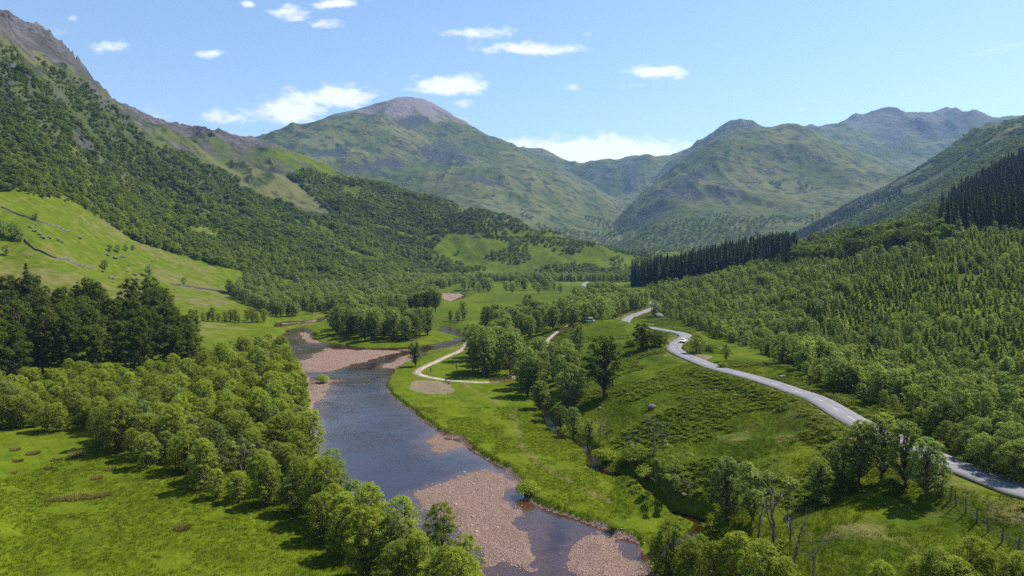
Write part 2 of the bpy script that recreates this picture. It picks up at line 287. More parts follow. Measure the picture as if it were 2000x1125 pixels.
GRAVEL_WOB = 1.0
def surface(X, Y, masks=False):
    """height of the land; with masks also what it is made of"""
    shp = X.shape; X = X.ravel().astype(float); Y = Y.ravel().astype(float)
    L = [f(X, Y) for f in LAYERS]
    L[0] = L[0] - np.maximum(Y - 1950, 0) * 0.35
    for i, y0 in zip(range(1, 6), (1700, 3000, 1600, 3300, 850)): L[i] = L[i] - np.maximum(y0 - Y, 0) * 0.6 - 1500 * (Y < y0 * .6)
    zn = L[0]
    Yc = np.maximum(Y, 1.0)
    # relief: knolls and crags on the slopes, grows with height above the floor
    hi = sstep(4, 60, zn)
    left = sstep(-60, -200, X) * sstep(250, 500, Y)
    e1 = eroded(X / 260, Y / 260, 8, 3, 0.5, 0.6)
    e2 = fbm(X / 55, Y / 55, 5, 9)
    rk = ridged(X / 90 + 0.3 * e2, Y / 90, 5, 21)
    zn = zn + hi * (10 * e1 + 4 * e2) * np.where(Y > 400, 1, 0.3) + sstep(40, 160, zn) * left * (rk - 0.8) * 13
    kn = sstep(900, 1050, Y) * sstep(-330, -100, X) * sstep(420, 200, X)
    zn = zn + kn * sstep(3, 20, zn) * (fbm(X / 70, Y / 70, 5, 40) * 7)
    zn = zn + 0.25 * fbm(X / 14, Y / 14, 4, 5) * sstep(1.5, 4, zn) + 0.07 * fbm(X / 3, Y / 3, 3, 6) + 0.25 * sstep(2, 6, zn) * fbm(X / 5, Y / 5, 3, 8)
    zn = np.maximum(zn, 0.75 + 0.12 * fbm(X / 20, Y / 20, 3, 7))
    fl = sstep(2.4, 1.2, zn) * sstep(600, 400, Y); zn = zn * (1 - fl) + (1.1 + 0.1 * fbm(X / 20, Y / 20, 3, 7)) * fl
    far = []
    for i, (l, amp, sc) in enumerate(zip(L[1:], (66, 80, 54, 95, 40), (800, 900, 700, 900, 420))):
        w = sstep(30, 320, l)
        wx = X + 70 * vn(X / 500, Y / 500, 60 + i); wy = Y + 70 * vn(X / 500, Y / 500, 70 + i)
        e = eroded(wx / sc, wy / sc, 9, 100 + 37 * i, 0.52, 0.9)
        r = ridged(wx / (sc * .55), wy / (sc * .55), 6, 300 + i)
        gl = ridged(wx / (sc * .13) + 0.6 * e, wy / (sc * .75), 4, 500 + i)
        far.append(l + w * (amp * 0.5 * e + amp * 0.42 * (r - 0.85) + amp * 0.10 * (gl - 0.9)))
    allz = np.stack([zn] + far)
    z = allz.max(0); layer = allz.argmax(0)
    # water courses
    wob = 0.9 * fbm(X / 7, Y / 7, 4, 11)
    rs = np.maximum(np.maximum(sdist(X, Y, RIVER) + wob * .6, sdist(X, Y, RIVER2) + wob), sdist(X, Y, RIVER3) + wob)
    bars = np.full(X.shape, -60.0); shal = np.full(X.shape, -60.0)
    for b in BARS:
        d = sdist(X, Y, b); bars = np.maximum(bars, d)
    bars = bars + 0.8 + 1.7 * fbm(X / 5, Y / 5, 5, 12) + 0.6 * np.sin(X * 3 + Y) * 0
    near_bank = sstep(-3.5, 0.0, rs)
    bed = -0.12 - 0.95 * sstep(0, 9, rs) * sstep(0.5, -9, bars) + 0.10 * fbm(X / 2.2, Y / 2.2, 4, 13)
    barz = -0.06 + 0.22 * sstep(-1.0, 4, bars) + 0.05 * fbm(X / 1.5, Y / 1.5, 3, 14)
    wbar = sstep(-4.5, 0.8, bars) * sstep(-1.0, 0.3, rs)
    bedz = bed * (1 - wbar) + barz * wbar
    carve = np.where(Y > 275, sstep(-8, 0.7, rs), sstep(-0.5, 0.9, rs))
    z = np.where(rs > -9, z * (1 - carve) + bedz * carve, z)
    m = (np.abs(X) < 90) & (Y > 60) & (Y < 260)
    sd = np.full(X.shape, 60.0); sd[m] = seg_dist(X[m], Y[m], STREAM); sd = sd + 0.5 * wob
    cs = sstep(2.4, 0.9, sd); z = z * (1 - cs) + np.minimum(z, 0.15) * cs
    # the road bench and the paths
    m = (X > 20) & (X < 200) & (Y < 1300); rd = np.full(X.shape, 60.0); rz = np.zeros(X.shape)
    idx = np.where(m)[0]
    if len(idx):
        for c0 in range(0, len(ROAD) - 1, 12):
            seg = ROAD[c0:c0 + 13]; lo = seg[:, :2].min(0) - 16; hi_ = seg[:, :2].max(0) + 16
            k = idx[(X[idx] > lo[0]) & (X[idx] < hi_[0]) & (Y[idx] > lo[1]) & (Y[idx] < hi_[1])]
            for a, b in zip(seg[:-1], seg[1:]):
                e = (b - a)[:2]; t = np.clip(((X[k] - a[0]) * e[0] + (Y[k] - a[1]) * e[1]) / (e @ e), 0, 1)
                d = np.hypot(X[k] - a[0] - t * e[0], Y[k] - a[1] - t * e[1]); up = d < rd[k]
                rd[k] = np.where(up, d, rd[k]); rz[k] = np.where(up, a[2] + t * (b[2] - a[2]), rz[k])
    wr = sstep(11, 4.2, rd); z = z * (1 - wr) + (rz - 0.05) * wr
    z = np.where(rd < 3.9, rz - 0.12 - 0.28 * sstep(3.9, 3.0, rd), z)
    pd = np.full(X.shape, 60.0)
    m = (X > -90) & (X < 110) & (Y > 200) & (Y < 450)
    for q in PATHS: pd[m] = np.minimum(pd[m], seg_dist(X[m], Y[m], q))
    z = np.where(pd < 2.0, z - 0.12 * sstep(2.0, 1.0, pd), z)
    if not masks: return z.reshape(shp)
    patch = np.maximum(sdist(X, Y, PATCH) / 2.5 + wob * .5, -1); lay = sdist(X, Y, LAYBY) + wob * .4
    return dict(z=z, layer=layer, rs=rs, bars=bars, sd=sd, rd=rd, pd=pd, patch=patch, lay=lay, rock=rk, zn=zn)

NU, NW = 880, 820
us = np.concatenate([np.linspace(-1.5, -0.86, 41)[:-1], np.linspace(-0.86, 0.86, NU - 80), np.linspace(0.86, 1.5, 41)[1:]])
ws = np.linspace(math.log(12.0), math.log(8200.0 + Y0), NW + 140)
ws = np.concatenate([np.linspace(math.log(12.0), math.log(95.0), 60)[:-1], np.linspace(math.log(95.0), math.log(6700.0), NW - 59)])
UU, WW = np.meshgrid(us, ws); YY = np.exp(WW) - Y0; XX = UU * (YY + Y0)
NUM, NWM = UU.shape[1], UU.shape[0]
S = surface(XX, YY, True)
ZZ = S['z'].reshape(XX.shape)
print('terrain', XX.shape, round(time.time() - T0, 1))

def hgt(x, y):
    """height of the built sheet at a place (or arrays of places)"""
    x = np.asarray(x, float); y = np.asarray(y, float)
    w = np.log(np.maximum(y + Y0, 12.01)); u = x / np.maximum(y + Y0, 12.01)
    i = np.clip(np.searchsorted(us, u) - 1, 0, NUM - 2); j = np.clip(np.searchsorted(ws, w) - 1, 0, NWM - 2)
    a = (u - us[i]) / (us[i + 1] - us[i]); b = (w - ws[j]) / (ws[j + 1] - ws[j])
    return (ZZ[j, i] * (1 - a) * (1 - b) + ZZ[j, i + 1] * a * (1 - b) + ZZ[j + 1, i] * (1 - a) * b + ZZ[j + 1, i + 1] * a * b)
_RY = np.exp(np.linspace(math.log(40.0), math.log(7500.0), 2600))
def hit(px, py):
    """where the sight line through a pixel first meets the land"""
    a, b, c = ray(px, py); X = a / b * _RY; Z = CAMZ + c / b * _RY; d = Z - hgt(X, _RY)
    k = np.argmax(d < 0)
    if d[k] >= 0: k = len(_RY) - 1
    return np.array((X[k], _RY[k], float(hgt(X[k], _RY[k]))))
def maskat(name, x, y):
    x = np.asarray(x, float); y = np.asarray(y, float); A = S[name].reshape(XX.shape)
    w = np.log(np.maximum(y + Y0, 12.01)); u = x / np.maximum(y + Y0, 12.01)
    i = np.clip(np.searchsorted(us, u), 0, NUM - 1); j = np.clip(np.searchsorted(ws, w), 0, NWM - 1)
    return A[j, i]
#@@TERRAIN_MESH

# ------------------------------------------------------------------ small builders
def tag(o, label, cat=None, group=None, kind=None):
    o['label'] = label
    if cat: o['category'] = cat
    if group: o['group'] = group
    if kind: o['kind'] = kind
    return o
def mesh_np(name, V, Fq, mats=(), smooth=False, mat_idx=None, attrs=None):
    """mesh from numpy arrays; Fq is (n,3) or (n,4)"""
    me = bpy.data.meshes.new(name); V = np.asarray(V, np.float32); Fq = np.asarray(Fq, np.int32)
    n, k = Fq.shape
    me.vertices.add(len(V)); me.vertices.foreach_set('co', V.ravel())
    me.loops.add(n * k); me.loops.foreach_set('vertex_index', Fq.ravel())
    me.polygons.add(n); me.polygons.foreach_set('loop_start', np.arange(0, n * k, k, dtype=np.int32))
    try: me.polygons.foreach_set('loop_total', np.full(n, k, np.int32))
    except Exception: pass
    for m in mats: me.materials.append(m)
    if mat_idx is not None: me.polygons.foreach_set('material_index', np.asarray(mat_idx, np.int32))
    me.polygons.foreach_set('use_smooth', np.full(n, smooth, bool))
    for nm, (dom, ty, arr) in (attrs or {}).items():
        at = me.attributes.new(nm, ty, dom)
        at.data.foreach_set('color' if 'COLOR' in ty else 'vector' if ty == 'FLOAT_VECTOR' else 'value', np.asarray(arr, np.float32 if ty != 'INT' else np.int32).ravel())
    me.update(calc_edges=True); me.validate()
    return me
def link(name, me, parent=None, loc=None):
    o = bpy.data.objects.new(name, me); COL.objects.link(o)
    if parent: o.parent = parent
    if loc is not None: o.location = loc
    return o
def material(name):
    m = bpy.data.materials.new(name); m.use_nodes = True; t = NT(m.node_tree)
    for n in list(t.n): t.n.remove(n)
    t.out = t.node('ShaderNodeOutputMaterial'); return m, t
def simple_mat(name, col, rough=0.7, metal=0.0, spec=0.3, var=0.0, scale=3.0, bump=0.0):
    m, t = material(name); b = t.node('ShaderNodeBsdfPrincipled')
    b.inputs['Roughness'].default_value = rough; b.inputs['Metallic'].default_value = metal
    b.inputs['Specular IOR Level'].default_value = spec
    if var or bump:
        tc = t.node('ShaderNodeTexCoord'); n = t.noise(tc.outputs['Object'], scale, 6, 0.6)
        lo = tuple(c * (1 - var) for c in col); hi = tuple(min(1, c * (1 + var)) for c in col)
        t.l.new(t.mix(t.ramp(n, 0.3, 0.7), lo, hi), b.inputs['Base Color'])
        if bump:
            bp = t.node('ShaderNodeBump'); bp.inputs['Strength'].default_value = bump; t.l.new(n, bp.inputs['Height']); t.l.new(bp.outputs[0], b.inputs['Normal'])
    else: b.inputs['Base Color'].default_value = (*col, 1)
    t.l.new(b.outputs[0], t.out.inputs[0]); return m

def terrain_material():
    m, t = material('terrain')
    tc = t.node('ShaderNodeNewGeometry'); pos = tc.outputs['Position']
    a1 = t.node('ShaderNodeAttribute', attribute_name='m1'); a2 = t.node('ShaderNodeAttribute', attribute_name='m2')
    s1 = t.node('ShaderNodeSeparateColor'); t.l.new(a1.outputs['Color'], s1.inputs[0])
    s2 = t.node('ShaderNodeSeparateColor'); t.l.new(a2.outputs['Color'], s2.inputs[0])
    dry, gravel, rock = s1.outputs; heath, dirt, wet = s2.outputs; rough = a2.outputs['Alpha']
    nf = t.noise(pos, 1.3, 3, 0.65); nm = t.noise(pos, 0.16, 4, 0.6); nl = t.noise(pos, 0.022, 5, 0.62); nx = t.noise(pos, 0.0045, 6, 0.62)
    sharp = lambda v, n, k=0.55: t.ramp(t.math('ADD', v, t.math('MULTIPLY', t.math('SUBTRACT', n, 0.5), k * 2)), 0.38, 0.62)
    # grass: three lush greens broken at several scales
    g = t.mix(t.ramp(nm, 0.3, 0.7), (0.0540, 0.0810, 0.0040), (0.0990, 0.1310, 0.0060))
    g = t.mix(t.math('MULTIPLY', t.ramp(nl, 0.35, 0.7), 0.55), g, (0.0925, 0.1110, 0.0059))
    g = t.mix(t.math('MULTIPLY', t.ramp(nf, 0.46, 0.72), 0.6), g, (0.0296, 0.0518, 0.0030))
    g = t.mix(t.math('MULTIPLY', sharp(rough, nm, 0.5), 0.75), g, t.mix(t.ramp(nf, 0.35, 0.65), (0.0222, 0.0414, 0.0030), (0.0459, 0.0725, 0.0044)))  # darker long grass; on the knoll it also paints in slope shade
    dg = t.mix(t.ramp(nm, 0.3, 0.7), (0.0777, 0.0888, 0.0148), (0.1295, 0.1184, 0.0370))
    g = t.mix(sharp(dry, t.math('ADD', t.math('MULTIPLY', nl, 0.5), t.math('MULTIPLY', nm, 0.5)), 0.9), g, dg)
    # far upland: heather and bracken browns over grass
    up = t.mix(t.ramp(nx, 0.40, 0.6), (0.052, 0.069, 0.019), (0.094, 0.098, 0.036))
    up = t.mix(t.ramp(nl, 0.48, 0.62), up, (0.027, 0.038, 0.016))
    g = t.mix(sharp(heath, nl, 0.35), g, up)
    # rock and scree
    rc = t.mix(t.ramp(nl, 0.3, 0.7), (0.0500, 0.0475, 0.0490), (0.1120, 0.1040, 0.1050))
    rc = t.mix(t.math('MULTIPLY', t.ramp(nm, 0.45, 0.65), 0.7), rc, (0.0370, 0.0340, 0.0311))
    g = t.mix(sharp(rock, t.math('ADD', t.math('MULTIPLY', nl, 0.55), t.math('MULTIPLY', nm, 0.45)), 0.8), g, rc)
    g = t.mix(sharp(a1.outputs['Alpha'], nl, 0.5), g, t.mix(t.ramp(nm, 0.3, 0.7), (0.0944, 0.0818, 0.0805), (0.1638, 0.1456, 0.1426)))
    g = t.mix(sharp(t.attr('crag_shade'), t.math('ADD', t.math('MULTIPLY', nl, 0.6), t.math('MULTIPLY', nm, 0.4)), 0.7), g, t.mix(t.ramp(nm, 0.35, 0.65), (0.024, 0.030, 0.026), (0.056, 0.058, 0.052)))  # dark crag rock, also carrying the painted shade of the far flanks
    # earth, then gravel made of stones of many tints
    g = t.mix(sharp(dirt, nm, 0.5), g, t.mix(nf, (0.1110, 0.0888, 0.0555), (0.1924, 0.1591, 0.1036)))
    vo = t.node('ShaderNodeTexVoronoi'); t.l.new(pos, vo.inputs['Vector']); vo.inputs['Scale'].default_value = 8.0; vo.inputs['Randomness'].default_value = 1.0
    vs = t.node('ShaderNodeSeparateColor'); t.l.new(vo.outputs['Color'], vs.inputs[0])
    gv = t.mix(vs.outputs[0], (0.2880, 0.1901, 0.1488), (0.5336, 0.3864, 0.3128))
    gv = t.mix(t.ramp(vo.outputs['Distance'], 0.25, 0.62), gv, (0.1040, 0.0680, 0.0528))
    gv = t.mix(t.math('MULTIPLY', t.ramp(nl, 0.45, 0.62), 0.35), gv, (0.1920, 0.1200, 0.0800))
    gw = t.mix(1.0, gv, (0.34, 0.26, 0.24), 'MULTIPLY')
    gv = t.mix(wet, gv, gw)
    g = t.mix(sharp(gravel, nm, 0.25), g, gv)
    b = t.node('ShaderNodeBsdfPrincipled'); t.l.new(g, b.inputs['Base Color'])
    b.inputs['Roughness'].default_value = 0.85; b.inputs['Specular IOR Level'].default_value = 0.02
    hgtn = t.math('ADD', t.math('MULTIPLY', nf, 0.35), t.math('ADD', t.math('MULTIPLY', nm, 1.2), t.math('ADD', t.math('MULTIPLY', nl, 5.0), t.math('MULTIPLY', t.math('MULTIPLY', nx, 55.0), heath))))
    hgtn = t.math('ADD', hgtn, t.math('MULTIPLY', t.math('MULTIPLY', vo.outputs['Distance'], gravel), -0.22))
    bp = t.node('ShaderNodeBump'); bp.inputs['Strength'].default_value = 0.9; bp.inputs['Distance'].default_value = 1.0
    t.l.new(hgtn, bp.inputs['Height']); t.l.new(bp.outputs[0], b.inputs['Normal'])
    t.l.new(b.outputs[0], t.out.inputs[0]); return m
MT = terrain_material()

# what the land is made of, vertex by vertex
X1, Y1, Z1 = XX.ravel(), YY.ravel(), ZZ.ravel()
gy, gx = np.gradient(ZZ); dYY = np.gradient(YY, axis=0); dXX = np.gradient(XX, axis=1); dXw = np.gradient(XX, axis=0)
sx = gx / dXX; sy = (gy - sx * dXw) / dYY; SLOPE = np.hypot(sx, sy); slope = SLOPE.ravel()
NRM = np.stack([-sx, -sy, np.ones_like(sx)], -1).reshape(-1, 3); NRM /= np.linalg.norm(NRM, axis=1, keepdims=True)
PX, PY = project(X1, Y1, Z1)
n60 = fbm(X1 / 60, Y1 / 60, 4, 51); n15 = fbm(X1 / 15, Y1 / 15, 4, 52); n200 = fbm(X1 / 200, Y1 / 200, 5, 53)
lay = S['layer']; gravel = np.maximum(np.maximum(sstep(0.25, 0.75, S['rs']), sstep(-0.6, 0.5, S['rs']) * sstep(-3.5, -1.5, S['bars'])), sstep(1.0, 0.4, S['sd']))
wet = np.maximum(sstep(0.06, -0.55, Z1) * gravel, sstep(1.8, 1.2, S['sd']) * 1.0)
far = (lay > 0).astype(float)
dry = np.zeros_like(Z1); pasture = (X1 < -120) & (Y1 > 280) & (Y1 < 900) & (lay == 0)
dry = np.where(pasture, 0.46 + 0.18 * n60 + 0.1 * n15, 0.22 + 0.12 * n60)
knollz = (X1 > 20) & (Y1 < 420) & (Z1 > 4); dry = np.where(knollz, 0.20 + 0.14 * n60 + 0.12 * n15, dry)
dry = np.where((S['rd'] > 3.2) & (S['rd'] < 6.5) & (X1 > 0), dry + 0.2, dry)
dry = np.maximum(dry, 0.75 * sstep(40, 10, np.hypot((PX - 1985) * 0.35, (PY - 1000))) * (Y1 < 130))
dry = np.maximum(dry, 0.7 * sstep(1.0, 0.3, np.hypot((PX - 405) / 85, (PY - 592) / 22)) * (Y1 > 300))
upl = np.where(far > 0, 0.5 + 0.0 * n200, sstep(55, 150, Z1) * 0.8 * (Y1 > 620))
heath = np.where(far > 0, 0.78 + 0.22 * n200 + 0.1 * sstep(500, 900, Z1), upl + 0.35 * n200 * (upl > 0.05))
rock = np.where(far > 0, sstep(0.80, 1.5, slope) * 0.75 + 0.10 * n60, sstep(1.05, 1.7, slope) * 0.45 * (Y1 > 650))
leftcrag = (lay == 0) & (X1 < -200) & (Y1 > 700)
rock = np.where(leftcrag, np.maximum(rock, sstep(0, 45, Z1 - np.interp(PX, [0, 150, 280, 400, 600, 750], [298, 270, 236, 240, 212, 420]) + 26 * n60 + 18 * n15) * 0.72), rock)
rock = np.where(leftcrag & (Z1 > 150), np.maximum(rock, (0.36 + 0.16 * n60 + 0.12 * n15) * sstep(160, 230, Z1)), rock)
rock = np.where(lay == 5, rock * 0.3, rock)
rock = np.where(lay == 1, np.maximum(rock, sstep(740, 900, Z1 + 70 * n200) * 0.9), rock)
rock = np.where(lay == 4, np.maximum(rock, sstep(650, 1000, Z1 + 90 * n200) * 0.62), rock)
dirt = np.maximum(sstep(-0.4, 0.6, S['patch']) * 0.72, sstep(-0.5, 0.6, S['lay']))
dirt = np.maximum(dirt, sstep(2.1, 1.3, S['pd']))
bank = sstep(-2.2, -0.8, S['rs']) * (1 - gravel) * sstep(0.25, 0.6, slope); dirt = np.maximum(dirt, bank * 0.25)
dirt = np.maximum(dirt, 0.8 * sstep(1.0, 0.4, np.hypot((PX - 112) / 26, (PY - 803) / 9) + 0.35 * n15) * (Y1 < 300))
# a trodden way across the riverside meadow
TR = np.array([G(px, py, 1.1)[:2] for px, py in [(905, 750), (960, 780), (1000, 800), (1008, 830), (1015, 870), (1060, 910), (1130, 950), (1200, 985)]])
mm = (np.abs(X1) < 40) & (Y1 > 100) & (Y1 < 260); trd = np.full(X1.shape, 60.0); trd[mm] = seg_dist(X1[mm], Y1[mm], TR)
dry = np.maximum(dry, 0.55 * sstep(1.6, 0.5, trd))
scree = np.where(lay == 1, sstep(740, 950, Z1 + 130 * n200 + 60 * n60) * 0.8, np.where(lay == 4, sstep(820, 1100, Z1 + 90 * n200) * 0.4, 0.0))
M1 = np.stack([dry, gravel, rock, scree], 1); rough = np.where(knollz, 0.5 + 0.22 * n15, np.where(pasture, 0.25 + 0.2 * n60, 0.22 + 0.2 * n60 + 0.25 * (Y1 > 380)))  # heavier on the knoll: shade of its slope away from the sun, painted in
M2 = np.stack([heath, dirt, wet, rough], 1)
# dark crags on bluffs and wood outcrops; far-face shade painted into the same colour
crag_shade = np.zeros_like(dry)
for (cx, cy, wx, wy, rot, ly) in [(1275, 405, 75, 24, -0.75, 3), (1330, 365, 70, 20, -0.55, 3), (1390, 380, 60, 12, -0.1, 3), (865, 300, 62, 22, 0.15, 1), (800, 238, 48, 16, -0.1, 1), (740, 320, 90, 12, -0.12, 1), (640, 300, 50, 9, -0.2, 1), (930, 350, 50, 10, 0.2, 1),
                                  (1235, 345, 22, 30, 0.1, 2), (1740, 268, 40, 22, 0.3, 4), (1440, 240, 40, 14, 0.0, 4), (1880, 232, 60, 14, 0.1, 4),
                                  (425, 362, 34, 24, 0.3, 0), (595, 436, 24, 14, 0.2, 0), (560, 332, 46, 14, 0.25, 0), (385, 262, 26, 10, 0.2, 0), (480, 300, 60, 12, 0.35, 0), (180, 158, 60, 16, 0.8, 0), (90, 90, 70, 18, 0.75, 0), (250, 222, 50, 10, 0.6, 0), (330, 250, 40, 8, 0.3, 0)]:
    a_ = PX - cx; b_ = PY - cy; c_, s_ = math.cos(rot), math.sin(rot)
    crag_shade = np.maximum(crag_shade, np.where(lay == ly, 0.8 * sstep(1.3, 0.35, np.hypot((a_ * c_ + b_ * s_) / wx, (-a_ * s_ + b_ * c_) / wy) + 0.4 * n60 + 0.35 * n15) * (0.7 if ly == 0 else 1.0), 0))
M1 = np.clip(M1, 0, 1); M2 = np.clip(M2, 0, 1)

# faces go to the piece of land they belong to
J, I = np.meshgrid(np.arange(NWM - 1), np.arange(NUM - 1), indexing='ij')
q0 = (J * NUM + I).ravel(); QUADS = np.stack([q0, q0 + 1, q0 + NUM + 1, q0 + NUM], 1)
fl = lay[q0]; fgrav = gravel[QUADS].mean(1) > 0.5; fx = X1[q0]; fy = Y1[q0]; fz = Z1[q0]
fbar = fgrav & (S['bars'][QUADS].mean(1) > -0.2)
region = np.where(fl > 0, fl + 10, 0)
region = np.where((fl == 0) & (fx < -60) & (fy > 480) & (fz > 6), 1, region)
region = np.where((fl == 0) & (fy > 1000) & (fx >= -170) & (fx < 420), 2, region)
region = np.where((fl == 0) & (fx > 90) & (fy > 120) & (fz > 14) & (region == 0) & (S['rd'][q0] > 7), 3, region)
region = np.where(fgrav & (region != 13), 4, region); region = np.where(fbar, 5, region)
REG = {0: ('ground', 'green valley meadow and grassy knoll beside the river'), 1: ('hill', 'steep wooded hillside with grey crags along its rocky ridge'),
       2: ('hill', 'low grassy knoll with scrub standing at the end of the meadow'), 3: ('hill', 'gentle hillside above the road under the plantation'),
       4: ('riverbed', 'dark wet stony bed under the river water'), 5: ('gravel_bank', 'pinkish gravel shoals lying dry in the river'),
       11: ('mountain', 'broad mountain with a bare pale scree summit'), 12: ('mountain', 'far blue ridge closing the notch of the glen'),
       13: ('mountain', 'smooth green dome shaped mountain with a craggy flank darkened by painted shade'), 14: ('mountain', 'long purple ridge with a small rocky peak and corrie'),
       15: ('mountain', 'dark forested mountain slope behind the spruce wood')}
for rid, (nm, lb) in REG.items():
    sel = QUADS[region == rid]
    if not len(sel): continue
    used, inv = np.unique(sel, return_inverse=True)
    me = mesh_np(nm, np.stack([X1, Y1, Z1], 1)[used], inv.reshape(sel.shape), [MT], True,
                 attrs={'m1': ('POINT', 'FLOAT_COLOR', M1[used]), 'm2': ('POINT', 'FLOAT_COLOR', M2[used]), 'crag_shade': ('POINT', 'FLOAT', crag_shade[used])})
    me.normals_split_custom_set_from_vertices(NRM[used].astype(np.float32))
    tag(link(nm, me), lb, nm.replace('_', ' '), kind='structure')
print('land', round(time.time() - T0, 1))

# ------------------------------------------------------------------ water
def water_material():
    m, t = material('river_water'); g = t.node('ShaderNodeNewGeometry'); pos = g.outputs['Position']
    n1 = t.noise(pos, 1.1, 4, 0.6); n2 = t.noise(pos, 0.25, 3, 0.5)
    bp = t.node('ShaderNodeBump'); bp.inputs['Strength'].default_value = 0.34; bp.inputs['Distance'].default_value = 0.22
    calm = t.ramp(t.noise(pos, 0.035, 3, 0.5), 0.42, 0.6, 0.25, 1.0)
    t.l.new(t.math('MULTIPLY', t.math('ADD', n1, t.math('MULTIPLY', n2, 1.6)), calm), bp.inputs['Height'])
    gl = t.node('ShaderNodeBsdfGlossy'); gl.inputs['Roughness'].default_value = 0.10; t.l.new(bp.outputs[0], gl.inputs['Normal'])
    gl.inputs['Color'].default_value = (1, 1, 1, 1)
    tr = t.node('ShaderNodeBsdfTransparent'); tr.inputs['Color'].default_value = (0.66, 0.56, 0.50, 1)
    fr = t.node('ShaderNodeFresnel'); fr.inputs['IOR'].default_value = 1.5; t.l.new(bp.outputs[0], fr.inputs['Normal'])
    mx = t.node('ShaderNodeMixShader'); t.l.new(fr.outputs[0], mx.inputs[0]); t.l.new(tr.outputs[0], mx.inputs[1]); t.l.new(gl.outputs[0], mx.inputs[2])
    t.l.new(mx.outputs[0], t.out.inputs[0]); return m
MW = water_material()
wsel = (S['rs'][QUADS].max(1) > -1.2) & (Z1[QUADS].min(1) < 0.03) & (fy < 700)
def water_piece(sel, name, lb, level):
    q = QUADS[sel]; used, inv = np.unique(q, return_inverse=True)
    V = np.stack([X1, Y1, np.full_like(X1, level)], 1)[used]
    return tag(link(name, mesh_np(name, V, inv.reshape(q.shape), [MW], True)), lb, name, kind='structure')
water_piece(wsel & (fy < 600), 'river', 'shallow peaty river reflecting blue sky, winding through the meadow', 0.0)
w2 = (S['rs'][QUADS].max(1) > -1.2) & (fy >= 600)
if w2.any(): water_piece(w2, 'river', 'distant upper bend of the river beside a gravel beach', 0.0)
ssel = (S['sd'][QUADS].min(1) < 1.6) & (np.abs(fx) < 90) & (S['rs'][QUADS].max(1) < -1)
water_piece(ssel, 'stream', 'narrow shaded stream along the foot of the grassy slope', 0.32)

# ------------------------------------------------------------------ road, markings, paths
def road_material():
    m, t = material('asphalt'); g = t.node('ShaderNodeNewGeometry'); pos = g.outputs['Position']
    n = t.noise(pos, 6.0, 5, 0.7); n2 = t.noise(pos, 0.3, 4, 0.6); a = t.attr('across')
    c = t.mix(t.ramp(n2, 0.3, 0.7), (0.115, 0.113, 0.120), (0.165, 0.163, 0.170))
    c = t.mix(t.math('MULTIPLY', n, 0.35), c, (0.08, 0.08, 0.088))
    tr = t.math('MULTIPLY', t.ramp(t.math('ABSOLUTE', t.math('SUBTRACT', t.math('ABSOLUTE', a), 0.48)), 0.06, 0.2, 1.0, 0.0), 0.4)
    c = t.mix(tr, c, (0.11, 0.108, 0.112))
    ed = t.math('MULTIPLY', t.ramp(t.math('ADD', t.math('ABSOLUTE', a), t.math('MULTIPLY', n2, 0.2)), 1.0, 1.12), 0.8)
    c = t.mix(ed, c, (0.15, 0.13, 0.08))
    b = t.node('ShaderNodeBsdfPrincipled'); t.l.new(c, b.inputs['Base Color']); b.inputs['Roughness'].default_value = 0.8
    t.l.new(b.outputs[0], t.out.inputs[0]); return m
def strip(pts, half, lift, skirt=0.25, wob=0.0, seed=0):
    """a ribbon along points (x, y, z), with the edges turned down into the ground"""
    p = np.array(pts, float); d = np.gradient(p[:, :2], axis=0); d /= np.linalg.norm(d, axis=1, keepdims=True) + 1e-9
    nrm = np.stack([d[:, 1], -d[:, 0]], 1); cols = [-1.06, -1.0, -0.5, 0.0, 0.5, 1.0, 1.06]
    V = []; A = []
    arc = np.concatenate([[0], np.cumsum(np.linalg.norm(np.diff(p[:, :2], axis=0), axis=1))])
    for c in cols:
        w = half * c * (1 + wob * vn(arc / 3.0, np.full_like(arc, 3.3 + np.sign(c)), seed))
        z = p[:, 2] + lift - (skirt if abs(c) > 1 else 0.0) - 0.02 * abs(c)
        V.append(np.stack([p[:, 0] + nrm[:, 0] * w, p[:, 1] + nrm[:, 1] * w, z], 1)); A.append(np.full(len(p), c))
    V = np.stack(V, 1); n, k = V.shape[:2]
    j, i = np.meshgrid(np.arange(n - 1), np.arange(k - 1), indexing='ij'); q = (j * k + i).ravel()
    return V.reshape(-1, 3), np.stack([q, q + 1, q + k + 1, q + k], 1), np.stack(A, 1).ravel(), nrm
MR = road_material()
V, Fq, A, RN = strip(ROAD, 2.45, 0.0, 0.3, 0.015)
road = tag(link('road', mesh_np('road', V, Fq, [MR], True, attrs={'across': ('POINT', 'FLOAT', A)})), 'narrow grey road with a dashed white line curving past the plantation', 'road', kind='structure')
MP = simple_mat('road_paint', (0.45, 0.45, 0.44), 0.6, var=0.15, scale=4)
arc = np.concatenate([[0], np.cumsum(np.linalg.norm(np.diff(ROAD[:, :2], axis=0), axis=1))])
def along(s):
    return np.array([np.interp(s, arc, ROAD[:, k]) for k in range(3)])
s0 = 60.0; dash_n = 0
while s0 < 560:
    ln = 4.0; pts = [along(s0 + ln * k / 3) for k in range(4)]
    v = []
    for k in range(4):
        d = along(s0 + ln * k / 3 + 0.2) - along(s0 + ln * k / 3 - 0.2); d = d[:2] / np.linalg.norm(d[:2]); nn = np.array([d[1], -d[0]])
        for sgn in (-0.065, 0.065): v.append((*(pts[k][:2] + nn * sgn), pts[k][2] + 0.006))
    if pts[0][1] < 450:
        o = link('marking', mesh_np('marking', v, [(0, 1, 3, 2), (2, 3, 5, 4), (4, 5, 7, 6)], [MP]), road); dash_n += 1
    s0 += 9.0
MPATH = simple_mat('path_grit', (0.27, 0.225, 0.165), 0.9, var=0.35, scale=0.6)
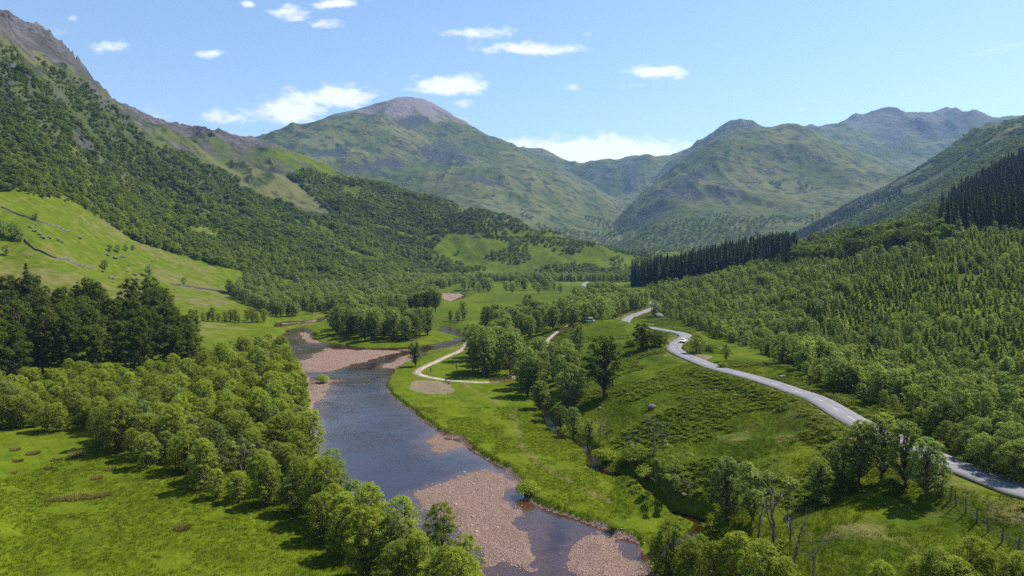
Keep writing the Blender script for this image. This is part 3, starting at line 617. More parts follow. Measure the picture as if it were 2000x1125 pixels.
plabels = ['pale grit footpath bending round the bare patch by the river', 'short grit path leading away from the brown footbridge', 'grit footpath climbing the side of the grassy knoll']
for q, lb in zip(PATHS, plabels):
    z = hgt(q[:, 0], q[:, 1]); z = np.convolve(np.pad(z, 3, 'edge'), np.ones(7) / 7, 'valid')
    V, Fq, A, _ = strip(np.column_stack([q, z + 0.13]), 1.15, 0.0, 0.3, 0.22, 7)
    tag(link('path', mesh_np('path', V, Fq, [MPATH], True)), lb, 'path', kind='structure')
print('road', round(time.time() - T0, 1))

# ------------------------------------------------------------------ foliage
def leaf_material(name, dark, light, trans=0.35, olive=(1.12, 1.0, 0.7)):
    m, t = material(name); a = t.attr('tint'); oi = t.node('ShaderNodeObjectInfo')
    c = t.mix(a, dark, light)
    v = t.ramp(oi.outputs['Random'], 0, 1, 0.70, 1.25, 'LINEAR')
    sc = t.node('ShaderNodeVectorMath', operation='SCALE'); t.l.new(c, sc.inputs[0]); t.l.new(v, sc.inputs[3])
    h = t.math('FRACT', t.math('MULTIPLY', oi.outputs['Random'], 7.31))
    c2 = t.mix(t.math('MULTIPLY', h, 0.55), sc.outputs[0], (*olive, 1.0), 'MULTIPLY')
    d = t.node('ShaderNodeBsdfPrincipled'); t.l.new(c2, d.inputs['Base Color']); d.inputs['Roughness'].default_value = 0.7; d.inputs['Specular IOR Level'].default_value = 0.03
    tl = t.node('ShaderNodeBsdfTranslucent'); t.l.new(t.mix(1.0, c2, (1.25, 1.2, 0.6, 1.0), 'MULTIPLY'), tl.inputs['Color'])
    mx = t.node('ShaderNodeMixShader'); mx.inputs[0].default_value = trans
    t.l.new(d.outputs[0], mx.inputs[1]); t.l.new(tl.outputs[0], mx.inputs[2]); t.l.new(mx.outputs[0], t.out.inputs[0]); return m
ML = dict(alder=leaf_material('alder_leaf', (0.130, 0.190, 0.020), (0.310, 0.375, 0.055), 0.5),
          birch=leaf_material('birch_leaf', (0.105, 0.160, 0.038), (0.270, 0.340, 0.100), 0.5),
          oak=leaf_material('oak_leaf', (0.052, 0.082, 0.013), (0.130, 0.172, 0.026), 0.42),
          hill=leaf_material('hill_leaf', (0.060, 0.100, 0.018), (0.150, 0.205, 0.038), 0.42),
          light=leaf_material('light_leaf', (0.095, 0.145, 0.020), (0.215, 0.275, 0.045), 0.42),
          pine=leaf_material('young_needles', (0.098, 0.152, 0.024), (0.240, 0.305, 0.054), 0.44),
          spruce=leaf_material('spruce_needles', (0.014, 0.026, 0.010), (0.036, 0.055, 0.017), 0.15),
          bracken=leaf_material('bracken_frond', (0.062, 0.098, 0.008), (0.130, 0.172, 0.015), 0.34),
          grass=leaf_material('grass_blade', (0.060, 0.088, 0.003), (0.112, 0.140, 0.006), 0.3),
          rush=leaf_material('rush_stalk', (0.16, 0.145, 0.040), (0.30, 0.250, 0.095), 0.25, (1.1, 0.95, 0.8)))
MBARK = simple_mat('bark', (0.075, 0.062, 0.050), 0.9, var=0.5, scale=2.5)
MDEAD = simple_mat('dead_wood', (0.13, 0.115, 0.10), 0.9, var=0.45, scale=2.0)
MPALE = simple_mat('birch_bark', (0.24, 0.22, 0.20), 0.85, var=0.6, scale=2.2)

def leaves(rng, C, Rr, n, size, flat=0.85, up=0.8, shell=0.62, droop=0.0):
    """n leaf-sized diamonds scattered over lobes with centres C and radii Rr"""
    C = np.asarray(C, float); Rr = np.asarray(Rr, float); w = Rr ** 2; k = rng.choice(len(C), n, p=w / w.sum())
    d = rng.normal(size=(n, 3)); d /= np.linalg.norm(d, axis=1, keepdims=True); d[:, 2] = np.where(d[:, 2] < -0.35, -d[:, 2] * rng.random(n), d[:, 2])
    rad = Rr[k] * (shell + (1.08 - shell) * rng.random(n) ** 0.6)
    p = C[k] + d * rad[:, None] * np.array([1, 1, flat])
    nr = d * 0.8 + rng.normal(size=(n, 3)) * 0.42 + np.array([0, 0, up]); nr /= np.linalg.norm(nr, axis=1, keepdims=True)
    a = np.cross(nr, rng.normal(size=(n, 3))); a /= np.linalg.norm(a, axis=1, keepdims=True); b = np.cross(nr, a)
    s = size * (0.6 + 0.8 * rng.random(n))[:, None]
    V = np.stack([p + a * s, p + b * s * 0.62, p - a * s, p - b * s * 0.62], 1).reshape(-1, 3)
    V[:, 2] -= droop
    lt = rng.random(len(C)); tint = np.clip(0.7 * rng.random(n) + 0.3 * lt[k], 0, 1)
    return V, np.arange(4 * n).reshape(-1, 4), np.repeat(tint, 4)
def tube(path, rad, sides=5):
    p = np.asarray(path, float); n = len(p); d = np.gradient(p, axis=0); d /= np.linalg.norm(d, axis=1, keepdims=True) + 1e-9
    ref = np.where(np.abs(d[:, 2:3]) > 0.9, np.array([[1.0, 0, 0]]), np.array([[0, 0, 1.0]]))
    a = np.cross(d, ref); a /= np.linalg.norm(a, axis=1, keepdims=True); b = np.cross(d, a)
    th = np.arange(sides) * 2 * math.pi / sides; r = np.asarray(rad, float)[:, None, None]
    V = p[:, None, :] + r * (np.cos(th)[None, :, None] * a[:, None, :] + np.sin(th)[None, :, None] * b[:, None, :])
    f = []
    for j in range(n - 1):
        for i in range(sides):
            i2 = (i + 1) % sides; f.append((j * sides + i, j * sides + i2, (j + 1) * sides + i2, (j + 1) * sides + i))
    return V.reshape(-1, 3), np.array(f)
def joinparts(parts):
    V = []; Fs = []; off = 0
    for v, f in parts: V.append(v); Fs.append(f + off); off += len(v)
    return np.vstack(V), np.vstack(Fs)
def limb(rng, a, b, r0, r1, n=5, wig=0.06, sag=0.0, sides=5):
    a = np.asarray(a, float); b = np.asarray(b, float); t = np.linspace(0, 1, n)[:, None]; L = np.linalg.norm(b - a)
    p = a + (b - a) * t; p[1:-1] += rng.normal(size=(n - 2, 3)) * wig * L; p[:, 2] += (sag * L * np.sin(t[:, 0] * math.pi))
    return tube(p, r0 + (r1 - r0) * t[:, 0], sides)

def broadleaf(seed, H, W, n, size, kind, stems=1, lobes=16, base=0.28, lr=(0.16, 0.26), lean=0.1, top=0.0, branchy=True, bark=None, shell=0.62, dome=0.0):
    """a broadleaved tree: returns trunk (V, F) and crown (V, F, tint)"""
    rng = np.random.default_rng(seed); C = []; Rr = []
    for i in range(lobes):
        z = base + (1 - base) * ((i + 0.5) / lobes) ** 0.85 * 0.93
        prof = math.sin(math.pi * min(1, (z - base * 0.6) / (1.06 - base * 0.6)) ** (0.85 + top)) ** 0.7
        ang = i * 2.39996 + rng.normal() * 0.5; rr = W * 0.5 * prof * (0.35 + 0.6 * rng.random())
        C.append((rr * math.cos(ang), rr * math.sin(ang), H * z)); Rr.append(W * rng.uniform(*lr) * (0.75 + 0.4 * prof))
    C = np.array(C); Rr = np.array(Rr); C[:, 2] = np.minimum(C[:, 2], H - Rr * 0.8)
    nd = int(n * dome); cr = leaves(rng, C, Rr, n - nd, size, shell=shell)
    if nd:   # leaf sprays that close the canopy over the lobes
        th = rng.uniform(0, 6.283, nd); hz = rng.random(nd) ** 0.8; rr = np.sqrt(np.maximum(0, 1 - hz ** 2.2)); k = 0.93 + 0.34 * fbm(th * 1.9 + seed, hz * 4.0 + 0.3 * seed, 3, seed) + rng.normal(0, 0.10, nd)
        q = np.stack([rr * np.cos(th) * W * 0.47 * k, rr * np.sin(th) * W * 0.47 * k, H * (base + (0.98 - base) * hz) * (0.97 + 0.03 * k)], 1)
        c2 = leaves(rng, q, np.full(nd, size * 1.6), nd, size, up=1.0, shell=0.0); cr = (np.vstack([cr[0], c2[0]]), np.vstack([cr[1], c2[1] + len(cr[0])]), np.r_[cr[2], c2[2]])
    parts = []; feet = []
    for s in range(stems):
        a = s * 2 * math.pi / max(1, stems) + rng.random(); off = 0.0 if stems == 1 else rng.uniform(0.05, 0.12) * W
        foot = np.array([off * math.cos(a), off * math.sin(a), -0.4]); tp = np.array([math.cos(a) * W * (lean + (0.18 if stems > 1 else 0)) * rng.random(), math.sin(a) * W * (lean + (0.18 if stems > 1 else 0)) * rng.random(), H * rng.uniform(0.72, 0.88)])
        r0 = H * (0.022 if stems == 1 else 0.013); parts.append(limb(rng, foot, tp, r0, r0 * 0.25, 7, 0.02, sides=6)); feet.append((foot, tp, r0))
    if branchy:
        for i, c in enumerate(C):
            foot, tp, r0 = feet[i % len(feet)]; t = np.clip((c[2] / H - 0.22), 0.15, 0.85); st = foot + (tp - foot) * t
            parts.append(limb(rng, st, c + np.array([0, 0, Rr[i] * 0.3]), r0 * 0.5 * (1 - t * .5), r0 * 0.08, 4, 0.05, 0.06, 4))
    return joinparts(parts), cr
def conifer(seed, H, W, tiers, per, kind, base=0.06, droop=0.22, jag=0.35, sub=3):
    rng = np.random.default_rng(seed); V = []; tint = []
    for k in range(tiers):
        t = (k + rng.random() * 0.6) / tiers; z = H * (base + (1 - base) * t); L = W * 0.5 * (1 - t) ** 0.8 * rng.uniform(0.8, 1.1) + 0.05 * W; tt = rng.random()
        for j in range(per):
            a = 2 * math.pi * (j + rng.random() * 0.8) / per; l = L * rng.uniform(1 - jag, 1.1); ca, sa = math.cos(a), math.sin(a)
            for s in range(sub):
                f0 = s / sub; f1 = (s + 1.25) / sub; wd = l * 0.34 * (1 - 0.5 * f0) + 0.04 * W; tw = rng.normal() * 0.4
                z0 = z + l * 0.18 * (1 - f0) - droop * l * f0 * f0; z1 = z + l * 0.18 * (1 - f1) - droop * l * f1 * f1 * 1.15; m = (f0 + f1) / 2; zm = (z0 + z1) / 2 + wd * 0.15
                V += [(ca * l * f0, sa * l * f0, z0), (ca * l * m - sa * wd, sa * l * m + ca * wd, zm - wd * 0.3 + tw * wd * 0.5), (ca * l * f1, sa * l * f1, z1), (ca * l * m + sa * wd, sa * l * m - ca * wd, zm - wd * 0.3 - tw * wd * 0.5)]
                tint += [np.clip(0.25 * f1 + 0.5 * rng.random() + 0.25 * tt, 0, 1)] * 4
    q = []
    for j in range(tiers * 3):   # needles close round the stem
        z = H * (base + (0.97 - base) * (j + rng.random()) / (tiers * 3)); a = rng.random() * 6.28; r = W * 0.13 * (1 - z / H) + 0.03 * W; s = W * 0.16 * (1.15 - z / H); ca, sa = math.cos(a), math.sin(a)
        q += [(ca * r, sa * r, z + s), (ca * r - sa * s * .8, sa * r + ca * s * .8, z), (ca * r * 1.5, sa * r * 1.5, z - s), (ca * r + sa * s * .8, sa * r - ca * s * .8, z)]; tint += [0.5 * rng.random()] * 4
    V += q
    for j in range(5):   # leading shoot
        a = rng.random() * 6.28; ca, sa = 0.07 * W * math.cos(a), 0.07 * W * math.sin(a); V += [(0, 0, H * 1.0), (ca, sa, H * 0.955), (0, 0, H * 0.93), (-ca, -sa, H * 0.955)]; tint += [0.4] * 4
    V = np.array(V); tr = tube([(0, 0, -0.4), (0, 0, H * 0.2), (0, 0, H * 0.4)], [H * 0.012, H * 0.009, H * 0.003], 5)
    return tr, (V, np.arange(len(V)).reshape(-1, 4), np.array(tint))
def bush(seed, H, W, n, size, lobes=9):
    rng = np.random.default_rng(seed); C = []; Rr = []
    for i in range(lobes):
        a = i * 2.4 + rng.random(); r = W * 0.5 * 0.62 * math.sqrt((i + 0.4) / lobes); z = H * rng.uniform(0.3, 0.72) * (1 - 0.45 * r / (W * .5))
        C.append((r * math.cos(a), r * math.sin(a), z)); Rr.append(min(W * rng.uniform(0.17, 0.26), z * 0.95 + 0.15 * H))
    tr = joinparts([limb(rng, (0, 0, -0.3), np.array(c) * 0.9, H * 0.02, H * 0.006, 4, 0.05, sides=4) for c in C])
    return tr, leaves(rng, C, Rr, n, size)
def bare_tree(seed, H, spread=0.45, r0=None, depth=4, foli=0, size=0.2):
    """a dead or half dead tree: a forked skeleton, with a few leafy tufts when foli > 0"""
    rng = np.random.default_rng(seed); parts = []; tips = []
    def grow(p, d, L, r, k):
        q = p + d * L; parts.append(limb(rng, p, q, r, r * 0.62, 5, 0.045, sides=6 if k == 0 else 4))
        if k >= depth: tips.append(q); return
        for i in range(2 if k else 3):
            a = rng.normal(size=3) * spread * (1.1 if k else 0.7); nd = d + a; nd[2] = max(nd[2], -0.05); nd /= np.linalg.norm(nd)
            grow(p + (q - p) * rng.uniform(0.6, 1.0), nd, L * rng.uniform(0.55, 0.8), r * 0.55, k + 1)
    grow(np.array((0, 0, -0.4)), np.array((rng.normal() * 0.08, rng.normal() * 0.08, 1.0)), H * 0.42, r0 or H * 0.02, 0)
    tr = joinparts(parts); sc = H / max(1e-6, tr[0][:, 2].max()); tr = (tr[0] * np.array([1, 1, sc]), tr[1]); tips = np.array(tips) * np.array([1, 1, sc])
    cr = None
    if foli:
        C = tips[rng.choice(len(tips), min(len(tips), 9), replace=False)]; cr = leaves(rng, C, np.full(len(C), H * 0.075), foli, size)
    return tr, cr

class Kind:
    """meshes of one kind of plant: trunk and crown apart, and both as one mesh for the small ones"""
    def __init__(s, name, made, leaf, bark=MBARK, one=True):
        s.name = name; s.parts = []; s.one = []
        for k, (tr, cr) in enumerate(made):
            s.parts.append((mesh_np(name + '_trunk', tr[0], tr[1], [bark], True),
                            mesh_np(name + '_crown', cr[0], cr[1], [leaf], False, attrs={'tint': ('POINT', 'FLOAT', cr[2])}) if cr is not None else None))
            if one and cr is not None:
                V = np.vstack([cr[0], tr[0]]); Fq = np.vstack([cr[1], tr[1] + len(cr[0])])
                s.one.append(mesh_np(name, V, Fq, [leaf, bark], False, np.r_[np.zeros(len(cr[1])), np.ones(len(tr[1]))], {'tint': ('POINT', 'FLOAT', np.r_[cr[2], np.zeros(len(tr[0]))])}))
RND = random.Random(11)
def plant(kind, x, y, scale, label, cat, group=None, name=None, rot=None, var=None, zs=1.0, z=None, parts=True, tilt=0.0):
    z = float(hgt(x, y)) if z is None else z; name = name or kind.name; rot = RND.uniform(0, 6.28) if rot is None else rot
    if parts:
        o = bpy.data.objects.new(name, None); COL.objects.link(o); o.empty_display_size = 0.5
        tr, cr = kind.parts[RND.randrange(len(kind.parts)) if var is None else var % len(kind.parts)]
        link('trunk', tr, o)
        if cr: link('crown', cr, o)
    else:
        o = link(name, kind.one[RND.randrange(len(kind.one)) if var is None else var % len(kind.one)])
    o.location = (x, y, z - 0.05); o.rotation_euler = (tilt * RND.uniform(-1, 1), tilt * RND.uniform(-1, 1), rot); o.scale = (scale, scale, scale * zs)
    return tag(o, label, cat, group)
def jitter_pts(x0, x1, y0, y1, step, seed, jit=0.42):
    rng = np.random.default_rng(seed); gx, gy = np.meshgrid(np.arange(x0, x1, step), np.arange(y0, y1, step))
    gx = gx.ravel() + rng.uniform(-jit, jit, gx.size) * step; gy = gy.ravel() + rng.uniform(-jit, jit, gy.size) * step
    return gx, gy, rng
def px_poly(px, py, poly): return inside(px, py, np.array(poly, float))

# instancing of what nobody could count
def scatter_group():
    g = bpy.data.node_groups.new('scatter', 'GeometryNodeTree')
    g.interface.new_socket('Geometry', in_out='INPUT', socket_type='NodeSocketGeometry'); g.interface.new_socket('Plants', in_out='INPUT', socket_type='NodeSocketCollection')
    g.interface.new_socket('Geometry', in_out='OUTPUT', socket_type='NodeSocketGeometry')
    n = g.nodes; l = g.links; gi = n.new('NodeGroupInput'); go = n.new('NodeGroupOutput'); io = n.new('GeometryNodeInstanceOnPoints'); ci = n.new('GeometryNodeCollectionInfo')
    ci.inputs['Separate Children'].default_value = True; ci.inputs['Reset Children'].default_value = True
    def at(nm, ty):
        a = n.new('GeometryNodeInputNamedAttribute'); a.data_type = ty; a.inputs[0].default_value = nm; return [o for o in a.outputs if o.enabled and o.name == 'Attribute'][0]
    l.new(gi.outputs[0], io.inputs['Points']); l.new(gi.outputs[1], ci.inputs[0]); l.new(ci.outputs[0], io.inputs['Instance']); io.inputs['Pick Instance'].default_value = True
    l.new(at('pick', 'INT'), io.inputs['Instance Index']); l.new(at('rot', 'FLOAT_VECTOR'), io.inputs['Rotation']); l.new(at('scl', 'FLOAT_VECTOR'), io.inputs['Scale'])
    l.new(io.outputs[0], go.inputs[0]); return g
SCATTER = scatter_group()
def scatter(name, label, cat, meshes, x, y, sc, rng, zs=0.15, z=None, tilt=0.05, pick=None):
    if len(x) == 0: return
    c = bpy.data.collections.new(name + '_plants')
    for k, me in enumerate(meshes): c.objects.link(bpy.data.objects.new('%s_%02d' % (name, k), me))
    z = hgt(x, y) - 0.05 if z is None else z; n = len(x)
    me = bpy.data.meshes.new(name); me.vertices.add(n); me.vertices.foreach_set('co', np.stack([x, y, z], 1).astype(np.float32).ravel())
    def at(nm, ty, arr, key):
        a = me.attributes.new(nm, ty, 'POINT'); a.data.foreach_set(key, arr.ravel())
    at('pick', 'INT', (rng.integers(0, len(meshes), n) if pick is None else pick).astype(np.int32), 'value')
    rot = np.stack([rng.normal(0, tilt, n), rng.normal(0, tilt, n), rng.uniform(0, 6.283, n)], 1); at('rot', 'FLOAT_VECTOR', rot.astype(np.float32), 'vector')
    s3 = np.stack([sc, sc, sc * (1 + rng.uniform(-zs, zs, n))], 1); at('scl', 'FLOAT_VECTOR', s3.astype(np.float32), 'vector')
    o = link(name, me); md = o.modifiers.new('scatter', 'NODES'); md.node_group = SCATTER
    for it in SCATTER.interface.items_tree:
        if it.item_type == 'SOCKET' and it.in_out == 'INPUT' and it.name == 'Plants': md[it.identifier] = c
    return tag(o, label, cat, kind='stuff')
print('foliage kit', round(time.time() - T0, 1))

KA = Kind('alder_tree', [broadleaf(100 + k, 9.0, 5.8, 13000, 0.092, 'alder', stems=3 + k % 3, lobes=72, base=0.10, lr=(0.04, 0.10), shell=0.15, dome=0.26) for k in range(7)], ML['alder'], one=False)
KT = Kind('broadleaf_tree', [broadleaf(200 + k, 12.0, 7.2, 10000, 0.135, 'birch', stems=1 + k % 2, lobes=70, base=0.16, lr=(0.045, 0.105), shell=0.15, dome=0.16) for k in range(6)], ML['birch'], one=False)
KO = Kind('oak_tree', [broadleaf(300 + k, 21.0, 12.0, 12000, 0.24, 'oak', stems=1, lobes=70, base=0.18, lr=(0.05, 0.11), shell=0.2, dome=0.08) for k in range(6)], ML['oak'], one=False)
KH = Kind('hillside_tree', [broadleaf(400 + k, 8.0, 8.4, 560, 0.52, 'hill', stems=1, lobes=13, base=0.2, lr=(0.15, 0.25), branchy=False, shell=0.5) for k in range(8)], ML['hill'])
KL = Kind('light_hill_tree', [broadleaf(430 + k, 8.5, 7.0, 520, 0.5, 'hill', stems=1, lobes=14, base=0.15, lr=(0.14, 0.24), branchy=False, shell=0.45) for k in range(5)], ML['light'])
KN = Kind('dark_hill_tree', [broadleaf(440 + k, 9.0, 7.0, 520, 0.5, 'hill', stems=1, lobes=13, base=0.15, lr=(0.15, 0.24), branchy=False, shell=0.5) for k in range(4)], ML['oak'])
KM = Kind('woodland_tree', [broadleaf(450 + k, 11.0, 7.2, 2200, 0.27, 'hill', stems=1 + k % 2, lobes=34, base=0.13, lr=(0.07, 0.15), shell=0.25, dome=0.2) for k in range(6)], ML['birch'])
KP = Kind('young_conifer', [conifer(500 + k, 4.8, 3.9, 12, 7, 'pine', droop=0.05, jag=0.5) for k in range(6)], ML['pine'])
KB = Kind('young_birch', [broadleaf(550 + k, 6.0, 3.8, 1600, 0.15, 'birch', stems=1 + k % 3, lobes=30, base=0.06, lr=(0.07, 0.15), shell=0.2, dome=0.25) for k in range(6)], ML['birch'])
KS = Kind('spruce_tree', [conifer(600 + k, 22.0, 7.0, 26, 8, 'spruce', base=0.06, droop=0.35) for k in range(5)], ML['spruce'])
KF = Kind('far_conifer', [conifer(650 + k, 9.0, 5.6, 9, 6, 'spruce', base=0.04, droop=0.3, sub=2) for k in range(4)], ML['spruce'])
KG = Kind('bush', [bush(700 + k, 3.0, 4.6, 2200, 0.13, 16) for k in range(5)], ML['alder'], one=False)
KD = Kind('dark_bush', [bush(740 + k, 3.0, 4.8, 1800, 0.15, 14) for k in range(4)], ML['oak'], one=False)
KW = Kind('willow_tree', [broadleaf(760 + k, 9.0, 8.5, 11000, 0.125, 'birch', stems=3, lobes=75, base=0.06, lr=(0.045, 0.10), shell=0.15, dome=0.2) for k in range(3)], ML['birch'], one=False)
KX = Kind('dead_tree', [bare_tree(800 + k, 9.0, 0.42) for k in range(4)], ML['alder'], MDEAD, one=False)
KY = Kind('half_dead_tree', [bare_tree(830 + k, 9.0, 0.45, foli=1400, size=0.14) for k in range(4)], ML['birch'], MDEAD, one=False)
print('plants', round(time.time() - T0, 1))

# ------------------------------------------------------------------ trees that can be told apart
def at_px(px, py): return hit(px, py)
def poly_ground(pl): return np.array([at_px(px, py)[:2] for px, py in pl])
def grove(kind, pl, step, seed, scale, label, cat, group, limit=400, name=None, parts=True, zs=0.15, avoid=True):
    poly = poly_ground(pl); lo = poly.min(0); hi = poly.max(0); x, y, rng = jitter_pts(lo[0], hi[0] + step, lo[1], hi[1] + step, step, seed)
    ok = inside(x, y, poly)
    if avoid: ok &= (maskat('rs', x, y) < -0.8) & (maskat('rd', x, y) > 5.5) & (maskat('pd', x, y) > 2.2) & (maskat('sd', x, y) > 0.8)
    qx, qy = project(x, y, hgt(x, y)); ok &= (qx > -60) & (qx < 2060) & (qy < 1215)
    x, y = x[ok][:limit], y[ok][:limit]
    for a, b in zip(x, y):
      lb, gr = label(a, b) if callable(label) else (label, group)
      kd, f_ = kind, 1.0
      if callable(label):
          v_ = rng.random(); kd, f_ = (KT, 0.72) if v_ < 0.13 else (KY, 0.9) if v_ < 0.18 else (KW, 0.8) if v_ < 0.28 else (kind, 1.0)
          if kd is KY: lb, gr = 'half bare tree with thin leaf tufts among the thicket alders', 'half bare trees in the thicket'
          elif kd is not kind: lb, gr = 'greyer green broadleaf tree mixed among the thicket alders', 'grey green trees in the thicket'
      plant(kd, a, b, rng.uniform(*scale) * f_, lb, cat, gr, name or kd.name, zs=1 + rng.uniform(-zs, zs), parts=parts, tilt=0.06)
    return len(x)
FIELD_EDGE = poly_ground([(205, 845), (190, 878), (330, 930), (430, 975), (560, 1002), (650, 1040), (750, 1098), (850, 1190)])
def alder_label(a, b):
    if maskat('rs', a, b) > -6: return 'light green alder at the water edge of the riverside thicket', 'alders at the water edge of the thicket'
    if seg_dist(np.array([a]), np.array([b]), FIELD_EDGE)[0] < 5: return 'light green alder with bare stems on the field edge of the thicket', 'alders on the field edge of the thicket'
    if b > 230: return 'bushy alder of the narrow thicket strip beside the strip field', 'alders beside the strip field'
    return 'bushy light green alder deep inside the riverside thicket', 'alders inside the riverside thicket'
n = grove(KA, [(950, 1215), (905, 1150), (822, 1086), (735, 1036), (664, 990), (620, 935), (590, 850), (590, 790), (575, 742), (548, 692), (537, 652), (530, 632), (500, 640), (485, 690), (420, 735), (300, 785), (205, 845), (190, 878), (330, 930), (430, 975), (560, 1012), (635, 1060), (700, 1120), (740, 1210)],
          4.4, 1, (0.62, 1.2), alder_label, 'tree', None, 330)
print('alders', n)
n = grove(KO, [(-60, 745), (150, 745), (330, 732), (400, 708), (372, 672), (330, 645), (300, 628), (150, 625), (-60, 620)], 10.0, 2, (0.62, 1.1), 'tall dark broadleaf tree in the shady wood below the pasture', 'tree', 'trees of the dark wood below the pasture')
print('oaks', n)
grove(KD, [(380, 735), (410, 705), (395, 690), (360, 700), (330, 720)], 4.5, 3, (0.9, 1.3), 'dark rounded shrub at the edge of the shady wood', 'shrub', 'shrubs edging the dark wood')
n = grove(KT, [(640, 652), (700, 667), (760, 672), (830, 664), (848, 654), (800, 640), (720, 636), (650, 640)], 7.0, 4, (0.95, 1.25), 'slender tree of the grove on the grassy river island', 'tree', 'grove on the river island')
grove(KG, [(610, 655), (625, 655), (640, 668), (625, 664)], 4.0, 5, (0.8, 1.2), 'low green shrub on the tip of the grassy river island', 'shrub', 'shrubs on the island tip')
n2 = grove(KT, [(920, 728), (950, 738), (1000, 733), (1025, 705), (1010, 685), (960, 680), (925, 690)], 7.4, 6, (0.95, 1.4), 'airy tree beside the grit path near the footbridge', 'tree', 'trees between the grit path and footbridge')
n3 = grove(KT, [(940, 655), (1000, 662), (1050, 668), (1068, 650), (1110, 640), (1090, 625), (1030, 622), (960, 640)], 8.6, 7, (0.9, 1.25), 'tree in the open wood at the foot of the knoll path', 'tree', 'trees below the knoll path')
n4 = grove(KT, [(1030, 800), (1062, 828), (1100, 830), (1140, 800), (1120, 745), (1090, 715), (1050, 705), (1030, 730), (1015, 765)], 6.8, 8, (0.8, 1.2), 'leafy tree in the thicket where the stream meets the knoll', 'tree', 'thicket along the upper stream')
n5 = grove(KM, [(1110, 640), (1150, 629), (1200, 625), (1262, 612), (1262, 590), (1230, 575), (1150, 575), (1110, 595)], 6.5, 9, (0.8, 1.15), 'tree of the roadside wood beyond the brow of the knoll', 'tree', 'wood beyond the knoll', name='roadside_tree')
grove(KA, [(-40, 838), (60, 842), (190, 852), (300, 785), (400, 738), (330, 738), (150, 752), (-40, 752)], 5.2, 10, (0.6, 1.0), 'low leafy tree in the scrub between the thicket and the dark wood', 'tree', 'scrub between thicket and dark wood', name='scrub_tree')
grove(KD, [(-40, 830), (60, 838), (170, 845), (280, 785), (380, 738), (150, 745), (-40, 748)], 7.5, 12, (0.7, 1.2), 'dark low bush in the scrub below the dark wood', 'bush', 'low bushes below the dark wood')
print('groves', n, n2, n3, n4, n5)

def one(kind, px, py, hpx, label, cat, group=None, name=None, var=None, zs=1.0, h0=None, parts=True):
    p = at_px(px, py); H = hpx * p[1] / F; return plant(kind, p[0], p[1], H / h0, label, cat, group, name, var=var, zs=zs, parts=parts)
one(KT, 811, 716, 52, 'lone tree on the river bank at the bend of the path', 'tree', h0=12)
one(KX, 893, 733, 50, 'bare straight trunk standing inside the path bend', 'tree', h0=9, var=1)
one(KO, 1180, 775, 150, 'big rounded dark tree on the side of the knoll', 'tree', h0=21, zs=0.84)
one(KO, 1140, 770, 62, 'smaller dark tree leaning against the big rounded tree', 'tree', h0=21)
one(KT, 1128, 690, 62, 'narrow pale tree on the knoll behind the big dark tree', 'tree', h0=12)
one(KO, 1255, 684, 76, 'dark tree standing alone in the inside of the road bend', 'tree', h0=21, zs=0.72)
one(KD, 1281, 678, 38, 'rounded bush touching the dark tree inside the road bend', 'bush', h0=3, parts=True)
one(KG, 1236, 678, 22, 'pale low bush below the dark tree inside the road bend', 'bush', h0=3)
one(KW, 1362, 690, 42, 'bushy shrub half hiding the white car on the road', 'shrub', h0=9)
one(KD, 1385, 688, 20, 'dark low shrub behind the bushy one by the white car', 'shrub', h0=3)
one(KT, 1418, 706, 36, 'small upright tree on the verge past the lay-by', 'tree', h0=12)
one(KG, 1410, 720, 16, 'low bush at the road edge below the small upright tree', 'bush', h0=3)
one(KT, 1278, 620, 34, 'roadside tree beside the distant bend of the road', 'tree', h0=12)
one(KG, 630, 748, 20, 'round green bush alone on the gravel shoal', 'bush', h0=3)
one(KG, 1028, 968, 34, 'small bush overhanging the water on the meadow bank', 'bush', h0=3)
one(KG, 1197, 1036, 18, 'low clump at the water edge under the meadow bank', 'bush', h0=3)
# along the lower stream and on the near slope
for k, (px, py, h) in enumerate([(1120, 858, 66), (1095, 840, 50), (1150, 862, 46)]): one(KT, px, py, h, 'spreading tree over the stream bend under the pole stumps', 'tree', 'trees at the stream bend', h0=12)
for k, (px, py, h) in enumerate([(1170, 868, 54), (1179, 858, 44), (1188, 866, 60)]): one(KX, px, py, h, 'thin bare pole of a dead tree beside the stream', 'tree', 'dead poles beside the stream', name='dead_tree', h0=9, var=2 + k % 2)
for (px, py, h) in [(1180, 905, 44), (1240, 905, 52), (1215, 915, 30), (1265, 935, 40)]: one(KG, px, py, h * 0.8, 'pale green bush growing along the stream', 'bush', 'bushes along the stream', h0=3)
one(KX, 1275, 893, 96, 'tall bare forked tree on the slope above the stream', 'tree', h0=9, var=0)
one(KY, 1295, 880, 66, 'leaning tree with leafy tufts beside the bare forked tree', 'tree', h0=9, var=1)
one(KY, 1318, 972, 100, 'gnarled half dead tree with grey crooked branches by the stream', 'tree', h0=9, var=2)
one(KY, 1285, 965, 70, 'short scrubby tree next to the gnarled half dead one', 'tree', h0=9, var=3)
one(KT, 1418, 1016, 132, 'dense leafy tree over the dark stream pool', 'tree', h0=12, var=0)
one(KT, 1468, 1020, 112, 'slim tree with two bare stems next to the dense leafy one', 'tree', h0=12, var=1)
one(KY, 1512, 1075, 190, 'tall half dead tree with a bare forked top', 'tree', h0=9, var=0)
one(KY, 1545, 1060, 120, 'thin half dead tree leaning by the tall bare topped one', 'tree', h0=9, var=1)
for (px, py, h, v) in [(1480, 1060, 110, 2), (1555, 1100, 120, 1), (1230, 905, 70, 2), (1350, 990, 74, 3)]: one(KX, px, py, h, 'thin leafless tree standing among the slope trees', 'tree', 'thin leafless trees on the near slope', name='dead_tree', h0=9, var=v)
one(KX, 1588, 1135, 112, 'bare dead tree with crooked limbs on the near slope', 'tree', h0=9, var=3)
